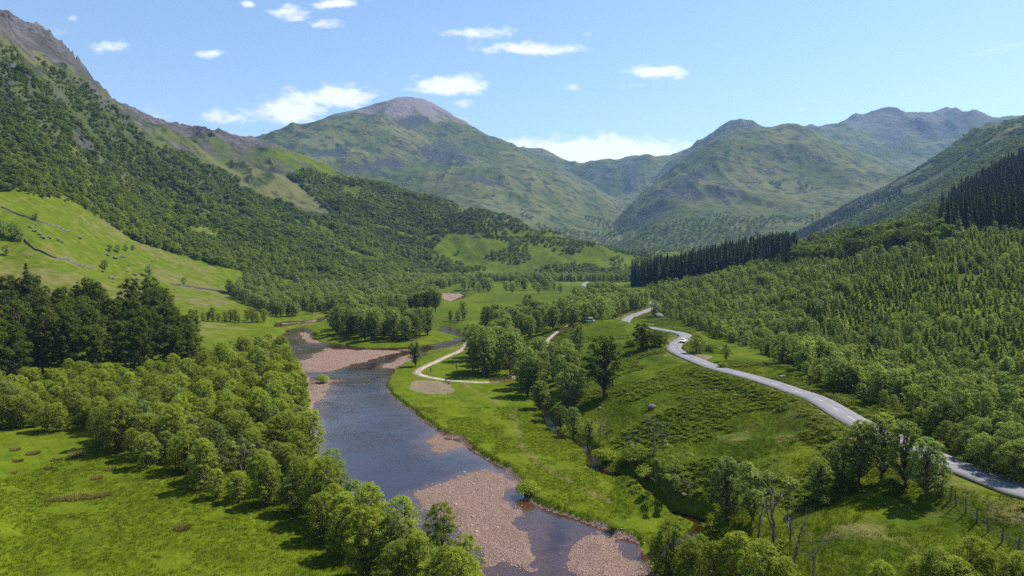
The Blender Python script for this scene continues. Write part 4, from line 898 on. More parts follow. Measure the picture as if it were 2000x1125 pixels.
for (px, py, h) in [(1310, 1135, 128), (1285, 1115, 80), (1350, 1165, 120), (1400, 1170, 120), (1440, 1160, 130), (1490, 1185, 140), (1530, 1200, 120), (1370, 1120, 80)]: one(KA, px, py, h, 'fresh green alder in the clump where stream and river join', 'tree', 'alders at the stream mouth', name='stream_alder', h0=9)
for (px, py, h) in [(1600, 978, 90), (1640, 955, 100), (1678, 945, 132), (1722, 940, 140), (1766, 952, 138), (1808, 974, 128), (1690, 905, 84), (1835, 960, 76), (1620, 935, 70)]: one(KT, px, py, h, 'full leafy tree in the dark clump below the road', 'tree', 'clump of trees below the road', h0=12)
for (px, py, h) in [(1605, 985, 34), (1660, 962, 34), (1740, 962, 34)]: one(KD, px, py, h, 'dark shrub under the clump of trees below the road', 'shrub', 'shrubs under the roadside clump', h0=3)
for (px, py, h) in [(1830, 1190, 130), (1900, 1180, 140), (1790, 1170, 90), (1950, 1200, 130), (1720, 1180, 90), (1995, 1190, 120), (1870, 1230, 150)]: one(KA, px, py, h, 'light green tree on the slope below the fence', 'tree', 'light trees below the fence', name='slope_tree', h0=9)
for (px, py, h) in [(1890, 898, 60), (1920, 915, 72), (1950, 930, 80), (1985, 945, 90), (1875, 880, 54), (1930, 890, 76), (1975, 910, 90), (2020, 940, 90), (1850, 868, 48), (1900, 870, 60), (1960, 880, 80)]: one(KW, px, py, h, 'bushy willow crowding the outer edge of the road', 'tree', 'willows along the road edge', h0=9)
# on and about the pasture
for (px, py, h) in [(25, 470, 34), (5, 465, 36), (40, 472, 26)]: one(KM, px, py, h, 'dark round tree of the clump by the upper pasture wall', 'tree', 'clump by the upper pasture wall', name='pasture_tree', h0=11, parts=False)
for (px, py, h, lb) in [(205, 527, 20, 'wide round bush at the end of the pasture wall'), (70, 432, 18, 'small upright tree beside the upper pasture wall'), (292, 541, 26, 'small tree among the pasture boulders'), (359, 558, 18, 'small round tree on the second pasture wall'), (12, 500, 22, 'dark scrub tree above the shady wood')]: one(KM, px, py, h, lb, 'tree', name='pasture_tree', h0=11, parts=False)
for (px, py, h) in [(215, 493, 16), (230, 494, 17), (246, 492, 15), (260, 490, 13)]: one(KM, px, py, h, 'low tree in the short row across the pasture', 'tree', 'row of low trees on the pasture', name='pasture_tree', h0=11, parts=False)
one(KS, 55, 640, 128, 'dark conifer rising above the shady wood', 'tree', h0=22)
one(KW, 8, 832, 92, 'pale willow at the edge of the near field', 'tree', h0=9)
for (px, py, h) in [(60, 822, 60), (150, 832, 66), (95, 790, 50), (40, 790, 60), (175, 838, 50), (120, 775, 50)]: one(KY if h == 66 else KA, px, py, h, 'scrubby tree around the bare earth at the field edge', 'tree', 'scrub around the bare earth', name='scrub_tree', h0=9)
for (px, py, h) in [(960, 645, 46), (905, 626, 40), (895, 630, 26), (880, 628, 24)]: one(KT, px, py, h, 'open crowned tree out on the flat meadow past the river loop', 'tree', 'trees on the flat meadow', h0=12)
for k in range(26):
    px = RND.uniform(905, 1100); one(KM, px, RND.uniform(562, 574), RND.uniform(17, 28), 'parkland tree across the far end of the meadow', 'tree', 'trees across the far meadow', name='parkland_tree', h0=11, parts=False)
for (px, py, h) in [(800, 612, 34), (815, 612, 40), (835, 610, 42), (850, 608, 38), (825, 606, 36), (790, 612, 26), (845, 604, 40)]: one(KO, px, py, h, 'dark tree in the round clump at the meadow corner', 'tree', 'dark clump at the meadow corner', h0=21)
for k in range(14):
    px = 370 + 150 * (k + RND.random() * .6) / 14; one(KA, px, 628 + RND.uniform(-3, 5), RND.uniform(18, 30), 'leafy tree in the row behind the small strip field', 'tree', 'row behind the strip field', name='hedgerow_tree', h0=9)
print('single trees', round(time.time() - T0, 1), len(bpy.data.objects))

# ------------------------------------------------------------------ woods: the largest as single trees, the rest as one mass
def wood(kind, x, y, sc, rng, nfirst, lab1, cat, group, name, stuff_name, lab2, zs=0.15, key=None):
    o = np.argsort(y); x, y, sc = x[o], y[o], sc[o]; pick = None
    if isinstance(kind, list):
        key = key[o]; A, B, D = kind; u_ = rng.random(len(x)); pick = np.where(key > 0.75, len(A.one) + len(B.one) + (u_ * len(D.one)).astype(int), np.where(key < -0.55, len(A.one) + (u_ * len(B.one)).astype(int), (u_ * len(A.one)).astype(int)))
        kind = Kind.__new__(Kind); kind.name = name; kind.one = A.one + B.one + D.one
    px, py = project(x, y, hgt(x, y)); vis = (px > -20) & (px < 2020) & (py < 1150)
    big = np.where(vis)[0][:nfirst]; rest = np.ones(len(x), bool); rest[big] = False
    for i in big: plant(kind, float(x[i]), float(y[i]), float(sc[i]), lab1, cat, group, name, var=None if pick is None else int(pick[i]), zs=1 + rng.uniform(-zs, zs), parts=False, tilt=0.05)
    scatter(stuff_name, lab2, 'woodland', kind.one, x[rest], y[rest], sc[rest], rng, zs, pick=None if pick is None else pick[rest])
    print(stuff_name, len(x))
ROCKG = rock.reshape(XX.shape)
def rockf(x, y):
    w = np.log(np.maximum(y + Y0, 12.01)); u = x / np.maximum(y + Y0, 12.01); return ROCKG[np.clip(np.searchsorted(ws, w), 0, NWM - 1), np.clip(np.searchsorted(us, u), 0, NUM - 1)]
HILLF = [(-200, -60), (-100, 20), (0, 82), (60, 105), (110, 140), (165, 160), (200, 190), (250, 232), (300, 285), (350, 300), (420, 330), (470, 350), (510, 385), (560, 400), (600, 425), (650, 420), (610, 385), (560, 345), (600, 330), (650, 345), (740, 358), (860, 388), (895, 405), (895, 440), (850, 482), (842, 500), (848, 548),
         (760, 556), (640, 560), (560, 548), (440, 524), (270, 474), (190, 424), (150, 398), (90, 388), (0, 372), (-200, 330)]
x, y, rng = jitter_pts(-900, -40, 470, 1640, 4.3, 21); z = hgt(x, y); px, py = project(x, y, z)
gap = fbm(x / 45, y / 45, 4, 77)
ok = px_poly(px, py, HILLF) & (gap > -0.72 + 0.45 * sstep(200, 340, z)) & (maskat('layer', x, y) == 0) & ((rockf(x, y) < 0.33 + 0.15 * rng.random(len(x))))
sc = (0.42 + 0.72 * rng.random(len(x)) ** 1.7) * (0.95 + 0.3 * fbm(x / 26, y / 26, 3, 143)) * (1 - 0.25 * sstep(120, 300, z)); HPICK = fbm(x / 90, y / 90, 4, 141) + 0.55 * rng.normal(size=len(x)) - 0.5 * sstep(100, 20, z)
wood([KH, KL, KN], x[ok], y[ok], sc[ok], rng, 300, 'rounded tree along the lower edge of the hillside wood', 'tree', 'lower edge of the hillside wood', 'hillside_tree', 'hillside_wood', 'dense dark green broadleaf wood covering the steep hillside', key=HPICK[ok])
# woodland on the flat behind the island, and along the foot of the far knoll
FLATW = [(440, 575), (490, 600), (540, 621), (620, 615), (640, 612), (720, 618), (800, 606), (860, 600), (858, 585), (846, 572), (880, 560), (905, 552), (1235, 551), (1235, 546), (900, 545), (840, 545), (640, 556), (560, 550), (470, 540), (480, 562)]
x, y, rng = jitter_pts(-330, 190, 380, 1120, 6.6, 22); px, py = project(x, y, hgt(x, y))
ok = px_poly(px, py, FLATW) & (fbm(x / 30, y / 30, 3, 81) > -0.35) & (maskat('rs', x, y) < -1) & (maskat('rd', x, y) > 6)
wood(KM, x[ok], y[ok], rng.uniform(0.65, 1.15, ok.sum()), rng, 220, 'green tree of the flat wood behind the river island', 'tree', 'flat wood behind the island', 'woodland_tree', 'riverside_wood', 'light green wood on the valley flat behind the island')
# right hand slopes
LOW_P = [(1240, 600), (1290, 612), (1330, 630), (1380, 652), (1430, 672), (1520, 706), (1590, 742), (1640, 772), (1690, 812), (1760, 852), (1830, 884), (2000, 945), (2400, 1100)]
UP_P = [(1180, 566), (1240, 560), (1290, 556), (1400, 538), (1480, 520), (1560, 512), (1640, 508), (1700, 500), (1760, 492), (1830, 480), (1880, 456), (1900, 450), (2000, 448), (2400, 445)]
lowp = lambda q: np.interp(q, *zip(*LOW_P)); upp = lambda q: np.interp(q, *zip(*UP_P))
x, y, rng = jitter_pts(60, 520, 60, 640, 2.5, 23); px, py = project(x, y, hgt(x, y))
cl = fbm(x / 28, y / 28, 4, 91); rd = maskat('rd', x, y)
ok = (px > 1262) & (py < lowp(px) + 3 * cl) & (py > upp(px)) & (rd > 8) & (px < 2500) & (fbm(x / 11, y / 11, 3, 97) > -0.75)
x, y, px, py, cl = x[ok], y[ok], px[ok], py[ok], cl[ok]
edge = np.clip((lowp(px) - py) / 70.0, 0, 3)
birch = (cl * 0.5 + rng.normal(0, 0.28, len(x)) + 0.52 - 0.24 * edge) > 0
keep = rng.random(len(x)) < np.where(birch, 0.6, 0.9)
sc = (0.42 + 0.85 * rng.random(len(x)) ** 1.4) * (0.9 + 0.25 * fbm(x / 40, y / 40, 3, 95))
b = birch & keep; c = (~birch) & keep
wood(KB, x[b], y[b], sc[b] * 1.05, rng, 300, 'pale young birch along the lower plantation edge above the road', 'tree', 'birches of the plantation edge', 'young_birch', 'birch_scrub', 'pale young birches growing among the plantation conifers')
wood(KP, x[c], y[c], sc[c] * 0.88, rng, 300, 'small bright young conifer planted on the slope above the road', 'tree', 'young conifers of the plantation', 'young_conifer', 'conifer_plantation', 'young conifer plantation spreading over the slope above the road')
x, y, rng = jitter_pts(95, 640, 380, 840, 5.2, 24); px, py = project(x, y, hgt(x, y))
tall = ((px < 1560 - 25 * rng.random(len(x))) | (px > 1893 - 70 * rng.random(len(x)) ** 2.0)); ok = (py <= upp(px)) & (px > 1236) & (px < 2300) & (maskat('layer', x, y) == 0) & (y < 800)
sc = np.where(tall, rng.uniform(0.62, 1.14, len(x)), rng.uniform(0.26, 0.5, len(x)))
mid = ok & ~tall; ok &= tall; ms = rng.uniform(0.7, 1.5, mid.sum()); mk = (rng.random(mid.sum()) < 0.45).astype(int)
scatter('mixed_wood', 'mixed mid green wood between the plantation and the spruces', 'woodland', KH.one[:4] + KN.one + KP.one[:4], x[mid], y[mid], np.where(mk, 1.5, 1.0) * ms, rng, pick=np.where(mk, rng.integers(8, 12, mid.sum()), rng.integers(0, 8, mid.sum())))
wood(KS, x[ok], y[ok], sc[ok], rng, 280, 'tall dark spruce along the front of the mature wood', 'tree', 'spruces at the front of the mature wood', 'spruce_tree', 'spruce_forest', 'dark mature spruce wood above the young plantation')
x, y, rng = jitter_pts(420, 1900, 850, 2150, 9.0, 25); px, py = project(x, y, hgt(x, y)); ok = (maskat('layer', x, y) == 5) & (px > 1530) & (px < 2350)
gp = fbm(x / 120, y / 60, 4, 99); ok &= (gp > -0.15 + 0.5 * sstep(250, 420, hgt(x, y))) | (px < 1760 - 0.0 * x) & (gp > -0.5)
fd = px[ok] + 260 * gp[ok] + 60 * rng.normal(size=ok.sum()) < 1800
scatter('far_forest', 'dark conifer forest on the slope of the far mountain', 'forest', KF.one + KH.one[:3], x[ok], y[ok], rng.uniform(0.8, 1.2, ok.sum()), rng, pick=np.where(fd, rng.integers(0, 4, ok.sum()), rng.integers(4, 7, ok.sum())))
# scrub on the far knoll and in the throat of the glen
x, y, rng = jitter_pts(-170, 420, 1010, 1420, 8.0, 26); px, py = project(x, y, hgt(x, y)); nz = fbm(x / 60, y / 60, 4, 111)
ok = (nz > 0.12 - 0.9 * sstep(470, 435, py) * (px < 1040)) & (maskat('layer', x, y) == 0) & (y > 1020)
scatter('knoll_scrub', 'patches of scrubby trees over the low far knoll', 'scrub', KH.one, x[ok], y[ok], rng.uniform(0.45, 0.95, ok.sum()), rng)
x, y, rng = jitter_pts(0, 1300, 1500, 2900, 19.0, 27); z = hgt(x, y); nz = fbm(x / 220, y / 220, 5, 113)
ok = (nz > -0.05 + 0.9 * sstep(90, 260, z)) & (maskat('layer', x, y) != 5)
scatter('glen_scrub', 'scattered trees in the throat of the glen below the mountains', 'scrub', KH.one[:3], x[ok], y[ok], rng.uniform(0.6, 1.3, ok.sum()), rng)
print('woods', round(time.time() - T0, 1), len(bpy.data.objects))

# ------------------------------------------------------------------ ground cover
def tuft(seed, n, h, w, blade, lean=0.5):
    rng = np.random.default_rng(seed); V = []; tint = []
    for i in range(n):
        a = rng.random() * 6.283; r = w * 0.5 * math.sqrt(rng.random()); x, y = r * math.cos(a), r * math.sin(a); hh = h * rng.uniform(0.5, 1.1); b = rng.random() * 6.283; l = lean * hh * rng.random()
        dx, dy = math.cos(b) * blade, math.sin(b) * blade; ox, oy = math.cos(a) * l, math.sin(a) * l
        V += [(x - dx, y - dy, -0.05), (x + dx, y + dy, -0.05), (x + ox * .5 + dx * .7, y + oy * .5 + dy * .7, hh * 0.6), (x + ox, y + oy, hh)]; tint += [rng.random()] * 4
    V = np.array(V); return V, np.arange(len(V)).reshape(-1, 4), np.array(tint)
def fern(seed, n=9, L=0.75):
    rng = np.random.default_rng(seed); V = []; tint = []
    for i in range(n):
        a = 6.283 * (i + rng.random() * .6) / n; ca, sa = math.cos(a), math.sin(a); l = L * rng.uniform(0.7, 1.15); t = rng.random()
        for s in range(3):
            f0, f1 = s / 3, (s + 1.2) / 3; m = (f0 + f1) / 2; w = 0.22 * l * (1.1 - f0); zz = lambda f: 0.75 * l * (1.15 * f - 0.75 * f * f) + 0.1
            V += [(ca * l * f0, sa * l * f0, zz(f0)), (ca * l * m - sa * w, sa * l * m + ca * w, zz(m) - .05), (ca * l * f1, sa * l * f1, zz(f1)), (ca * l * m + sa * w, sa * l * m - ca * w, zz(m) - .05)]; tint += [0.5 * t + 0.5 * rng.random()] * 4
    V = np.array(V); return V, np.arange(len(V)).reshape(-1, 4), np.array(tint)
def leafmesh(name, made, mat): return [mesh_np(name, v, f, [mat], False, attrs={'tint': ('POINT', 'FLOAT', t)}) for v, f, t in made]
GRASS = leafmesh('grass', [tuft(900 + k, 26, 0.34, 1.0, 0.035) for k in range(5)], ML['grass'])
FERN = leafmesh('bracken', [fern(920 + k) for k in range(5)], ML['bracken'])
RUSH = leafmesh('rush_clump', [tuft(940 + k, 420, 0.75, 2.2, 0.03, 0.7) for k in range(4)], ML['rush'])
def free(x, y): return (maskat('rs', x, y) < -0.6) & (maskat('rd', x, y) > 3.4) & (maskat('pd', x, y) > 1.4) & (maskat('sd', x, y) > 1.2) & (maskat('patch', x, y) < -0.2) & (maskat('lay', x, y) < -0.3)
def inview(x, y): px, py = project(x, y, hgt(x, y)); return (px > -60) & (px < 2060) & (py < 1200)
x, y, rng = jitter_pts(-95, 95, 62, 190, 0.72, 31, 0.5); ok = free(x, y); x, y = x[ok], y[ok]; ok = inview(x, y) & (fbm(x / 6, y / 6, 3, 121) > -0.45); x, y = x[ok], y[ok]
scatter('grass', 'short green grass of the near meadows and slopes', 'grass', GRASS, x, y, rng.uniform(0.5, 1.1, len(x)), rng); print('grass', len(x))
x, y, rng = jitter_pts(5, 150, 60, 460, 0.95, 32, 0.5); ok = free(x, y); x, y = x[ok], y[ok]; z = hgt(x, y); px, py = project(x, y, z); nb = fbm(x / 16, y / 16, 4, 131)
ok = (z > 3.0) & (nb > 0.06 - 0.5 * ((px > 1560) & (py < 860) & (px < 2000))) & ~((px > 1540) & (py > 1000)) & (px > 1000) & (py > 600) & (py < 1160) & (px < 2040)
scatter('bracken', 'fresh bracken fronds in patches over the knoll and verges', 'bracken', FERN, x[ok], y[ok], rng.uniform(0.7, 1.5, ok.sum()), rng, tilt=0.12); print('bracken', ok.sum())
for (px, py, s) in [(65, 888, 1.0), (35, 902, 0.8), (150, 890, 1.3), (95, 916, 0.7), (190, 935, 0.9), (30, 880, 0.9), (215, 918, 0.9), (355, 1035, 1.0), (25, 925, 0.7), (110, 900, 0.8)]:
    p = at_px(px, py); o = link('rush_clump', RUSH[RND.randrange(4)], None, (p[0], p[1], p[2])); o.scale = (s * 1.1, s * 0.8, s * 1.0); o.rotation_euler.z = RND.uniform(-.4, .4)
    tag(o, 'brownish rush clump in the near field by the thicket', 'rushes', 'rush clumps in the near field')
p = at_px(150, 975)
for k, (dx, dy, s) in enumerate([(0, 0, 1.2), (2.2, 0.6, 1.0), (-2.1, -0.4, 0.9), (3.6, 1.5, 0.9), (-3.8, -0.9, 0.7)]):
    o = link('rush_clump', RUSH[k % 4], None, (p[0] + dx, p[1] + dy, float(hgt(p[0] + dx, p[1] + dy)))); o.scale = (s * 1.3, s, s); tag(o, 'tall tawny rushes massed in one patch of the near field', 'rushes', 'tawny rush patch')

# ------------------------------------------------------------------ stones and walls
MSTONE = simple_mat('boulder_stone', (0.12, 0.115, 0.11), 0.9, var=0.5, scale=1.6, bump=0.5)
MSHOAL = simple_mat('shoal_stone', (0.36, 0.25, 0.20), 0.85, var=0.5, scale=1.0)
def rock_mesh(seed, flat=0.7, n=2):
    import bmesh
    bm = bmesh.new(); bmesh.ops.create_icosphere(bm, subdivisions=n, radius=1.0); rng = np.random.default_rng(seed); off = rng.uniform(-9, 9, 3); cut = [(rng.normal(size=3)) for _ in range(7)]
    for v in bm.verts:
        c = np.array(v.co)
        for q in cut:
            d = q / np.linalg.norm(q); h = c @ d
            if h > 0.72: c = c - d * (h - 0.72) * 0.9
        c *= 1 + 0.12 * float(vn(np.array([c[0] * 2 + off[0]]), np.array([c[1] * 2 + c[2] + off[1]]), seed)[0]); v.co = (c[0] * 1.15, c[1], c[2] * flat)
    me = bpy.data.meshes.new('boulder'); bm.to_mesh(me); bm.free(); return me
ROCKS = [rock_mesh(k) for k in range(5)]
for r_ in ROCKS: r_.materials.append(MSTONE)
def boulder(px, py, wpx, lb, group=None):
    p = at_px(px, py); s = wpx * p[1] / F / 2; o = link('boulder', ROCKS[RND.randrange(5)], None, (p[0], p[1], p[2] + s * 0.25)); o.scale = (s, s, s * RND.uniform(0.8, 1.1)); o.rotation_euler.z = RND.uniform(0, 6.28); return tag(o, lb, 'boulder', group)
for (px, py, w) in [(201, 531, 8), (217, 545, 11), (248, 531, 6), (263, 537, 9), (268, 547, 9), (248, 553, 5), (252, 519, 6), (296, 512, 5), (341, 566, 5), (115, 533, 4), (220, 552, 6)]: boulder(px, py, w, 'grey boulder scattered on the sloping pasture', 'boulders on the pasture')
for (px, py, w) in [(60, 446, 8), (68, 452, 9), (77, 459, 7), (84, 466, 9), (97, 466, 8), (112, 470, 10), (120, 474, 7), (156, 467, 9), (70, 440, 6), (225, 505, 10), (240, 503, 8), (210, 500, 8)]: boulder(px, py, w, 'pale stone in the strewn rocks below the upper wall', 'strewn rocks on the pasture')
boulder(1273, 798, 17, 'large dark boulder alone high on the knoll slope'); boulder(1243, 845, 10, 'small grey boulder lower on the knoll slope'); boulder(1171, 799, 9, 'flat pale boulder near the edge of the knoll'); boulder(1528, 738, 13, 'dark boulder on the verge between road and plantation')
boulder(1335, 968, 12, 'pale boulder beside the stream under the gnarled tree'); boulder(1075, 832, 10, 'pinkish boulder at the stream bend'); boulder(1286, 620, 22, 'broad dark rock on the bank by the distant road bend')
x, y, rng = jitter_pts(-130, 60, 60, 330, 0.62, 33, 0.5); bs = maskat('bars', x, y); rs = maskat('rs', x, y); zz = hgt(x, y)
ok = (rs > -1.2) & (zz > -0.12) & (rng.random(len(x)) < np.where(bs > -1, 0.16, 0.10)) & inview(x, y); sr = rng.uniform(0.06, 0.17, ok.sum()) * (1 + 1.0 * (rng.random(ok.sum()) < 0.06))
SH = [rock_mesh(50 + k, 0.6, 1) for k in range(4)]
for r_ in SH: r_.materials.append(MSHOAL)
scatter('pebbles', 'loose pinkish stones over the gravel shoals and banks', 'stones', SH, x[ok], y[ok], sr, rng, z=zz[ok] + 0.02, tilt=0.2); print('stones', ok.sum())
MWALL = simple_mat('dry_stone', (0.15, 0.145, 0.135), 0.95, var=0.5, scale=0.8)
def stone_wall(pl, lb, hgt_m=1.25):
    pts = dense([tuple(at_px(px, py)[:2]) for px, py in pl], 0.9); root = bpy.data.objects.new('stone_wall', None); COL.objects.link(root); root.location = (*pts[0], float(hgt(*pts[0]))); parts = []
    rng = np.random.default_rng(len(pts)); cube = np.array([(a, b, c) for a in (-.5, .5) for b in (-.5, .5) for c in (-.5, .5)]); cf = np.array([(0, 1, 3, 2), (4, 6, 7, 5), (0, 4, 5, 1), (2, 3, 7, 6), (0, 2, 6, 4), (1, 5, 7, 3)])
    d = np.gradient(pts, axis=0); d /= np.linalg.norm(d, axis=1, keepdims=True)
    for i, q in enumerate(pts):
        if vn(np.array([i / 9.0]), np.array([0.5]), 5)[0] < -0.72: continue
        for c in range(3):
            h = hgt_m / 3 * rng.uniform(0.8, 1.15); v = cube * np.array([1.0 * rng.uniform(.8, 1.2), 0.62 - 0.1 * c, h]) * (1 + rng.normal(size=(8, 3)) * .06); ca, sa = d[i]
            v = np.stack([v[:, 0] * ca - v[:, 1] * sa, v[:, 0] * sa + v[:, 1] * ca, v[:, 2]], 1) + np.array([q[0] - pts[0][0], q[1] - pts[0][1], float(hgt(*q)) - float(hgt(*pts[0])) + hgt_m / 3 * (c + 0.45)]); parts.append((v, cf))
    V, Fq = joinparts(parts); o = link('stones', mesh_np('stones', V, Fq, [MWALL]), root); o['kind'] = 'stuff'; tag(root, lb, 'wall')
stone_wall([(48, 470), (62, 483), (80, 492), (110, 506), (150, 518), (184, 527)], 'long grey drystone wall running down the middle of the pasture')
stone_wall([(335, 556), (380, 563), (430, 570), (470, 578), (505, 588)], 'drystone wall along the lower edge of the pasture by a rounded tree')
stone_wall([(4, 408), (30, 418), (60, 428), (100, 441), (135, 452)], 'broken drystone wall high on the pasture under the wood')

# ------------------------------------------------------------------ fence, footbridge, marker post
MWOOD = simple_mat('weathered_wood', (0.13, 0.105, 0.08), 0.9, var=0.4, scale=5); MRUST = simple_mat('stained_timber', (0.19, 0.085, 0.050), 0.8, var=0.35, scale=3); MWIRE = simple_mat('wire', (0.25, 0.25, 0.25), 0.5, 0.8); MDARK = simple_mat('dark_paint', (0.03, 0.032, 0.03), 0.6, var=0.2)
def box(cx, cy, cz, sx, sy, sz, rz=0.0):
    v = np.array([(a, b, c) for a in (-.5, .5) for b in (-.5, .5) for c in (-.5, .5)]) * np.array([sx, sy, sz]); ca, sa = math.cos(rz), math.sin(rz)
    v = np.stack([v[:, 0] * ca - v[:, 1] * sa + cx, v[:, 0] * sa + v[:, 1] * ca + cy, v[:, 2] + cz], 1)
    return v, np.array([(0, 1, 3, 2), (4, 6, 7, 5), (0, 4, 5, 1), (2, 3, 7, 6), (0, 2, 6, 4), (1, 5, 7, 3)])
fp = [at_px(px, py) for px, py in [(1826, 974), (1842, 973), (1857, 976), (1868, 986), (1887, 1002), (1908, 1020), (1930, 1040), (1957, 1060), (1988, 1082), (2020, 1110)]]
fr = bpy.data.objects.new('wire_fence', None); COL.objects.link(fr); fr.location = fp[0]
for q in fp:
    v, f = tube([(0, 0, -0.3), (0, 0, 0.9), (0, 0, 1.55)], [0.10, 0.095, 0.085], 7); cap = np.arange(14, 21); o = link('post', mesh_np('post', v, f, [MWOOD], True), fr, q - fp[0]); o.rotation_euler = (RND.uniform(-.08, .08), RND.uniform(-.08, .08), 0)
for h in (0.45, 0.85, 1.25):
    v, f = tube([tuple(q - fp[0] + np.array((0, 0, h))) for q in fp], [0.012] * len(fp), 4); link('wire', mesh_np('wire', v, f, [MWIRE]), fr)
tag(fr, 'leaning post and wire fence on the slope below the road', 'fence')
a, b = at_px(958, 747), at_px(1000, 744); c = (a + b) / 2; L = float(np.linalg.norm((b - a)[:2])) + 0.6; rz = math.atan2(b[1] - a[1], b[0] - a[0])
br = bpy.data.objects.new('footbridge', None); COL.objects.link(br); br.location = (c[0], c[1], max(a[2], b[2]) + 0.1); br.rotation_euler.z = rz
def bpart(nm, prts, m=MRUST): v, f = joinparts(prts); return link(nm, mesh_np(nm, v, f, [m]), br)
for k in range(int(L / 0.25)): link('plank', mesh_np('plank', *box(0, 0, 0, 0.22, 1.6, 0.06), [MRUST]), br, (-L / 2 + 0.12 + k * 0.25, 0, 0.03))
for s in (-1, 1):
    bpart('beam', [box(0, s * 0.6, -0.16, L, 0.15, 0.28)])
    for h in (0.42, 0.8, 1.15): bpart('rail', [box(0, s * 0.8, h, L, 0.07, 0.16)])
    for k in range(6): bpart('post', [box(-L / 2 + 0.1 + k * (L - 0.2) / 5, s * 0.86, 0.45, 0.12, 0.12, 1.6)])
tag(br, 'rust brown timber footbridge with railings on the grit path', 'footbridge')
p = at_px(841, 727); mp = bpy.data.objects.new('marker_post', None); COL.objects.link(mp); mp.location = p
v, f = box(0, 0, 0.7, 0.30, 0.16, 1.5); link('post', mesh_np('post', v, f, [MDARK]), mp); v, f = box(0, -0.02, 1.48, 0.38, 0.24, 0.08); link('cap', mesh_np('cap', v, f, [MDARK]), mp); v, f = box(0, -0.085, 1.1, 0.22, 0.012, 0.3); link('plate', mesh_np('plate', v, f, [MWOOD]), mp)
tag(mp, 'dark waist high marker post inside the path bend', 'post')

# ------------------------------------------------------------------ people
MSKIN = simple_mat('skin', (0.48, 0.30, 0.22), 0.6)
def person(px, py, joints, edges, radii, top, legs, hair, label, rz=0.0):
    """one continuous skinned body; cloth and skin by place on it"""
    p = at_px(px, py); me = bpy.data.meshes.new('person'); names = list(joints); me.from_pydata([joints[k] for k in names], [(names.index(a_), names.index(b_)) for a_, b_ in edges], []); o = bpy.data.objects.new('tmp', me); COL.objects.link(o)
    md = o.modifiers.new('skin', 'SKIN'); sv = me.skin_vertices[0].data
    for i, k in enumerate(names): sv[i].radius = (radii[k], radii[k]); sv[i].use_root = (k == 'pelvis')
    o.modifiers.new('sub', 'SUBSURF').levels = 1; dg = bpy.context.evaluated_depsgraph_get(); body = bpy.data.meshes.new_from_object(o.evaluated_get(dg)); bpy.data.objects.remove(o)
    body.materials.clear()
    for m in (top, legs, MSKIN): body.materials.append(m)
    J = {k: np.array(v) for k, v in joints.items()}
    for f in body.polygons:
        cc = np.array(f.center); k = min(J, key=lambda q: np.linalg.norm(J[q] - cc)); f.material_index = 2 if k in ('head', 'crown', 'neck', 'hand_a', 'hand_b') else 1 if k in ('knee_a', 'knee_b', 'foot_a', 'foot_b', 'hip_a', 'hip_b', 'toe_a', 'toe_b') else 0; f.use_smooth = True
    o = link('person', body, None, p); o.rotation_euler.z = rz
    hd = J['crown']; rng = np.random.default_rng(3); V, Fq = tube([tuple(hd + np.array((0, 0.02, -0.06))), tuple(hd + np.array((0, 0.02, 0.03))), tuple(hd + np.array((0, 0.015, 0.10))), tuple(hd + np.array((0, 0.01, 0.13)))], [0.105, 0.115, 0.075, 0.01], 8); link('hair', mesh_np('hair', V, Fq, [hair], True), o)
    return tag(o, label, 'person')
EDG = [('pelvis', 'waist'), ('waist', 'chest'), ('chest', 'neck'), ('neck', 'head'), ('head', 'crown'), ('chest', 'sh_a'), ('sh_a', 'el_a'), ('el_a', 'hand_a'), ('chest', 'sh_b'), ('sh_b', 'el_b'), ('el_b', 'hand_b'), ('pelvis', 'hip_a'), ('hip_a', 'knee_a'), ('knee_a', 'foot_a'), ('foot_a', 'toe_a'), ('pelvis', 'hip_b'), ('hip_b', 'knee_b'), ('knee_b', 'foot_b'), ('foot_b', 'toe_b')]
RAD = dict(pelvis=.14, waist=.13, chest=.16, neck=.06, head=.10, crown=.085, sh_a=.07, sh_b=.07, el_a=.05, el_b=.05, hand_a=.04, hand_b=.04, hip_a=.10, hip_b=.10, knee_a=.065, knee_b=.065, foot_a=.045, foot_b=.045, toe_a=.04, toe_b=.04)
STAND = dict(pelvis=(0, 0, .95), waist=(0, 0, 1.1), chest=(0, 0, 1.32), neck=(0, 0, 1.48), head=(0, -.02, 1.58), crown=(0, -.02, 1.68), sh_a=(.2, 0, 1.38), el_a=(.26, .03, 1.1), hand_a=(.24, -.12, .88), sh_b=(-.2, 0, 1.38), el_b=(-.27, .02, 1.1), hand_b=(-.24, -.08, .86), hip_a=(.1, 0, .88), knee_a=(.12, -.03, .48), foot_a=(.12, .03, .08), toe_a=(.13, -.14, .05), hip_b=(-.1, 0, .88), knee_b=(-.11, .02, .48), foot_b=(-.12, .1, .08), toe_b=(-.13, -.06, .05))
SIT = dict(pelvis=(0, 0, .14), waist=(0, .04, .32), chest=(0, .06, .54), neck=(0, .04, .70), head=(0, 0, .79), crown=(0, 0, .89), sh_a=(.2, .06, .60), el_a=(.28, -.08, .38), hand_a=(.18, -.30, .42), sh_b=(-.2, .06, .60), el_b=(-.28, -.06, .36), hand_b=(-.16, -.30, .40), hip_a=(.11, -.05, .14), knee_a=(.16, -.36, .46), foot_a=(.14, -.62, .08), toe_a=(.14, -.76, .06), hip_b=(-.11, -.05, .14), knee_b=(-.17, -.36, .44), foot_b=(-.15, -.60, .08), toe_b=(-.15, -.74, .06))
MRED = simple_mat('dark_red_cloth', (0.16, 0.03, 0.03), 0.85); MNAVY = simple_mat('navy_cloth', (0.02, 0.025, 0.05), 0.85); MHAIR = simple_mat('dark_hair', (0.03, 0.02, 0.015), 0.7); MWHT = simple_mat('pale_cloth', (0.45, 0.42, 0.42), 0.85)
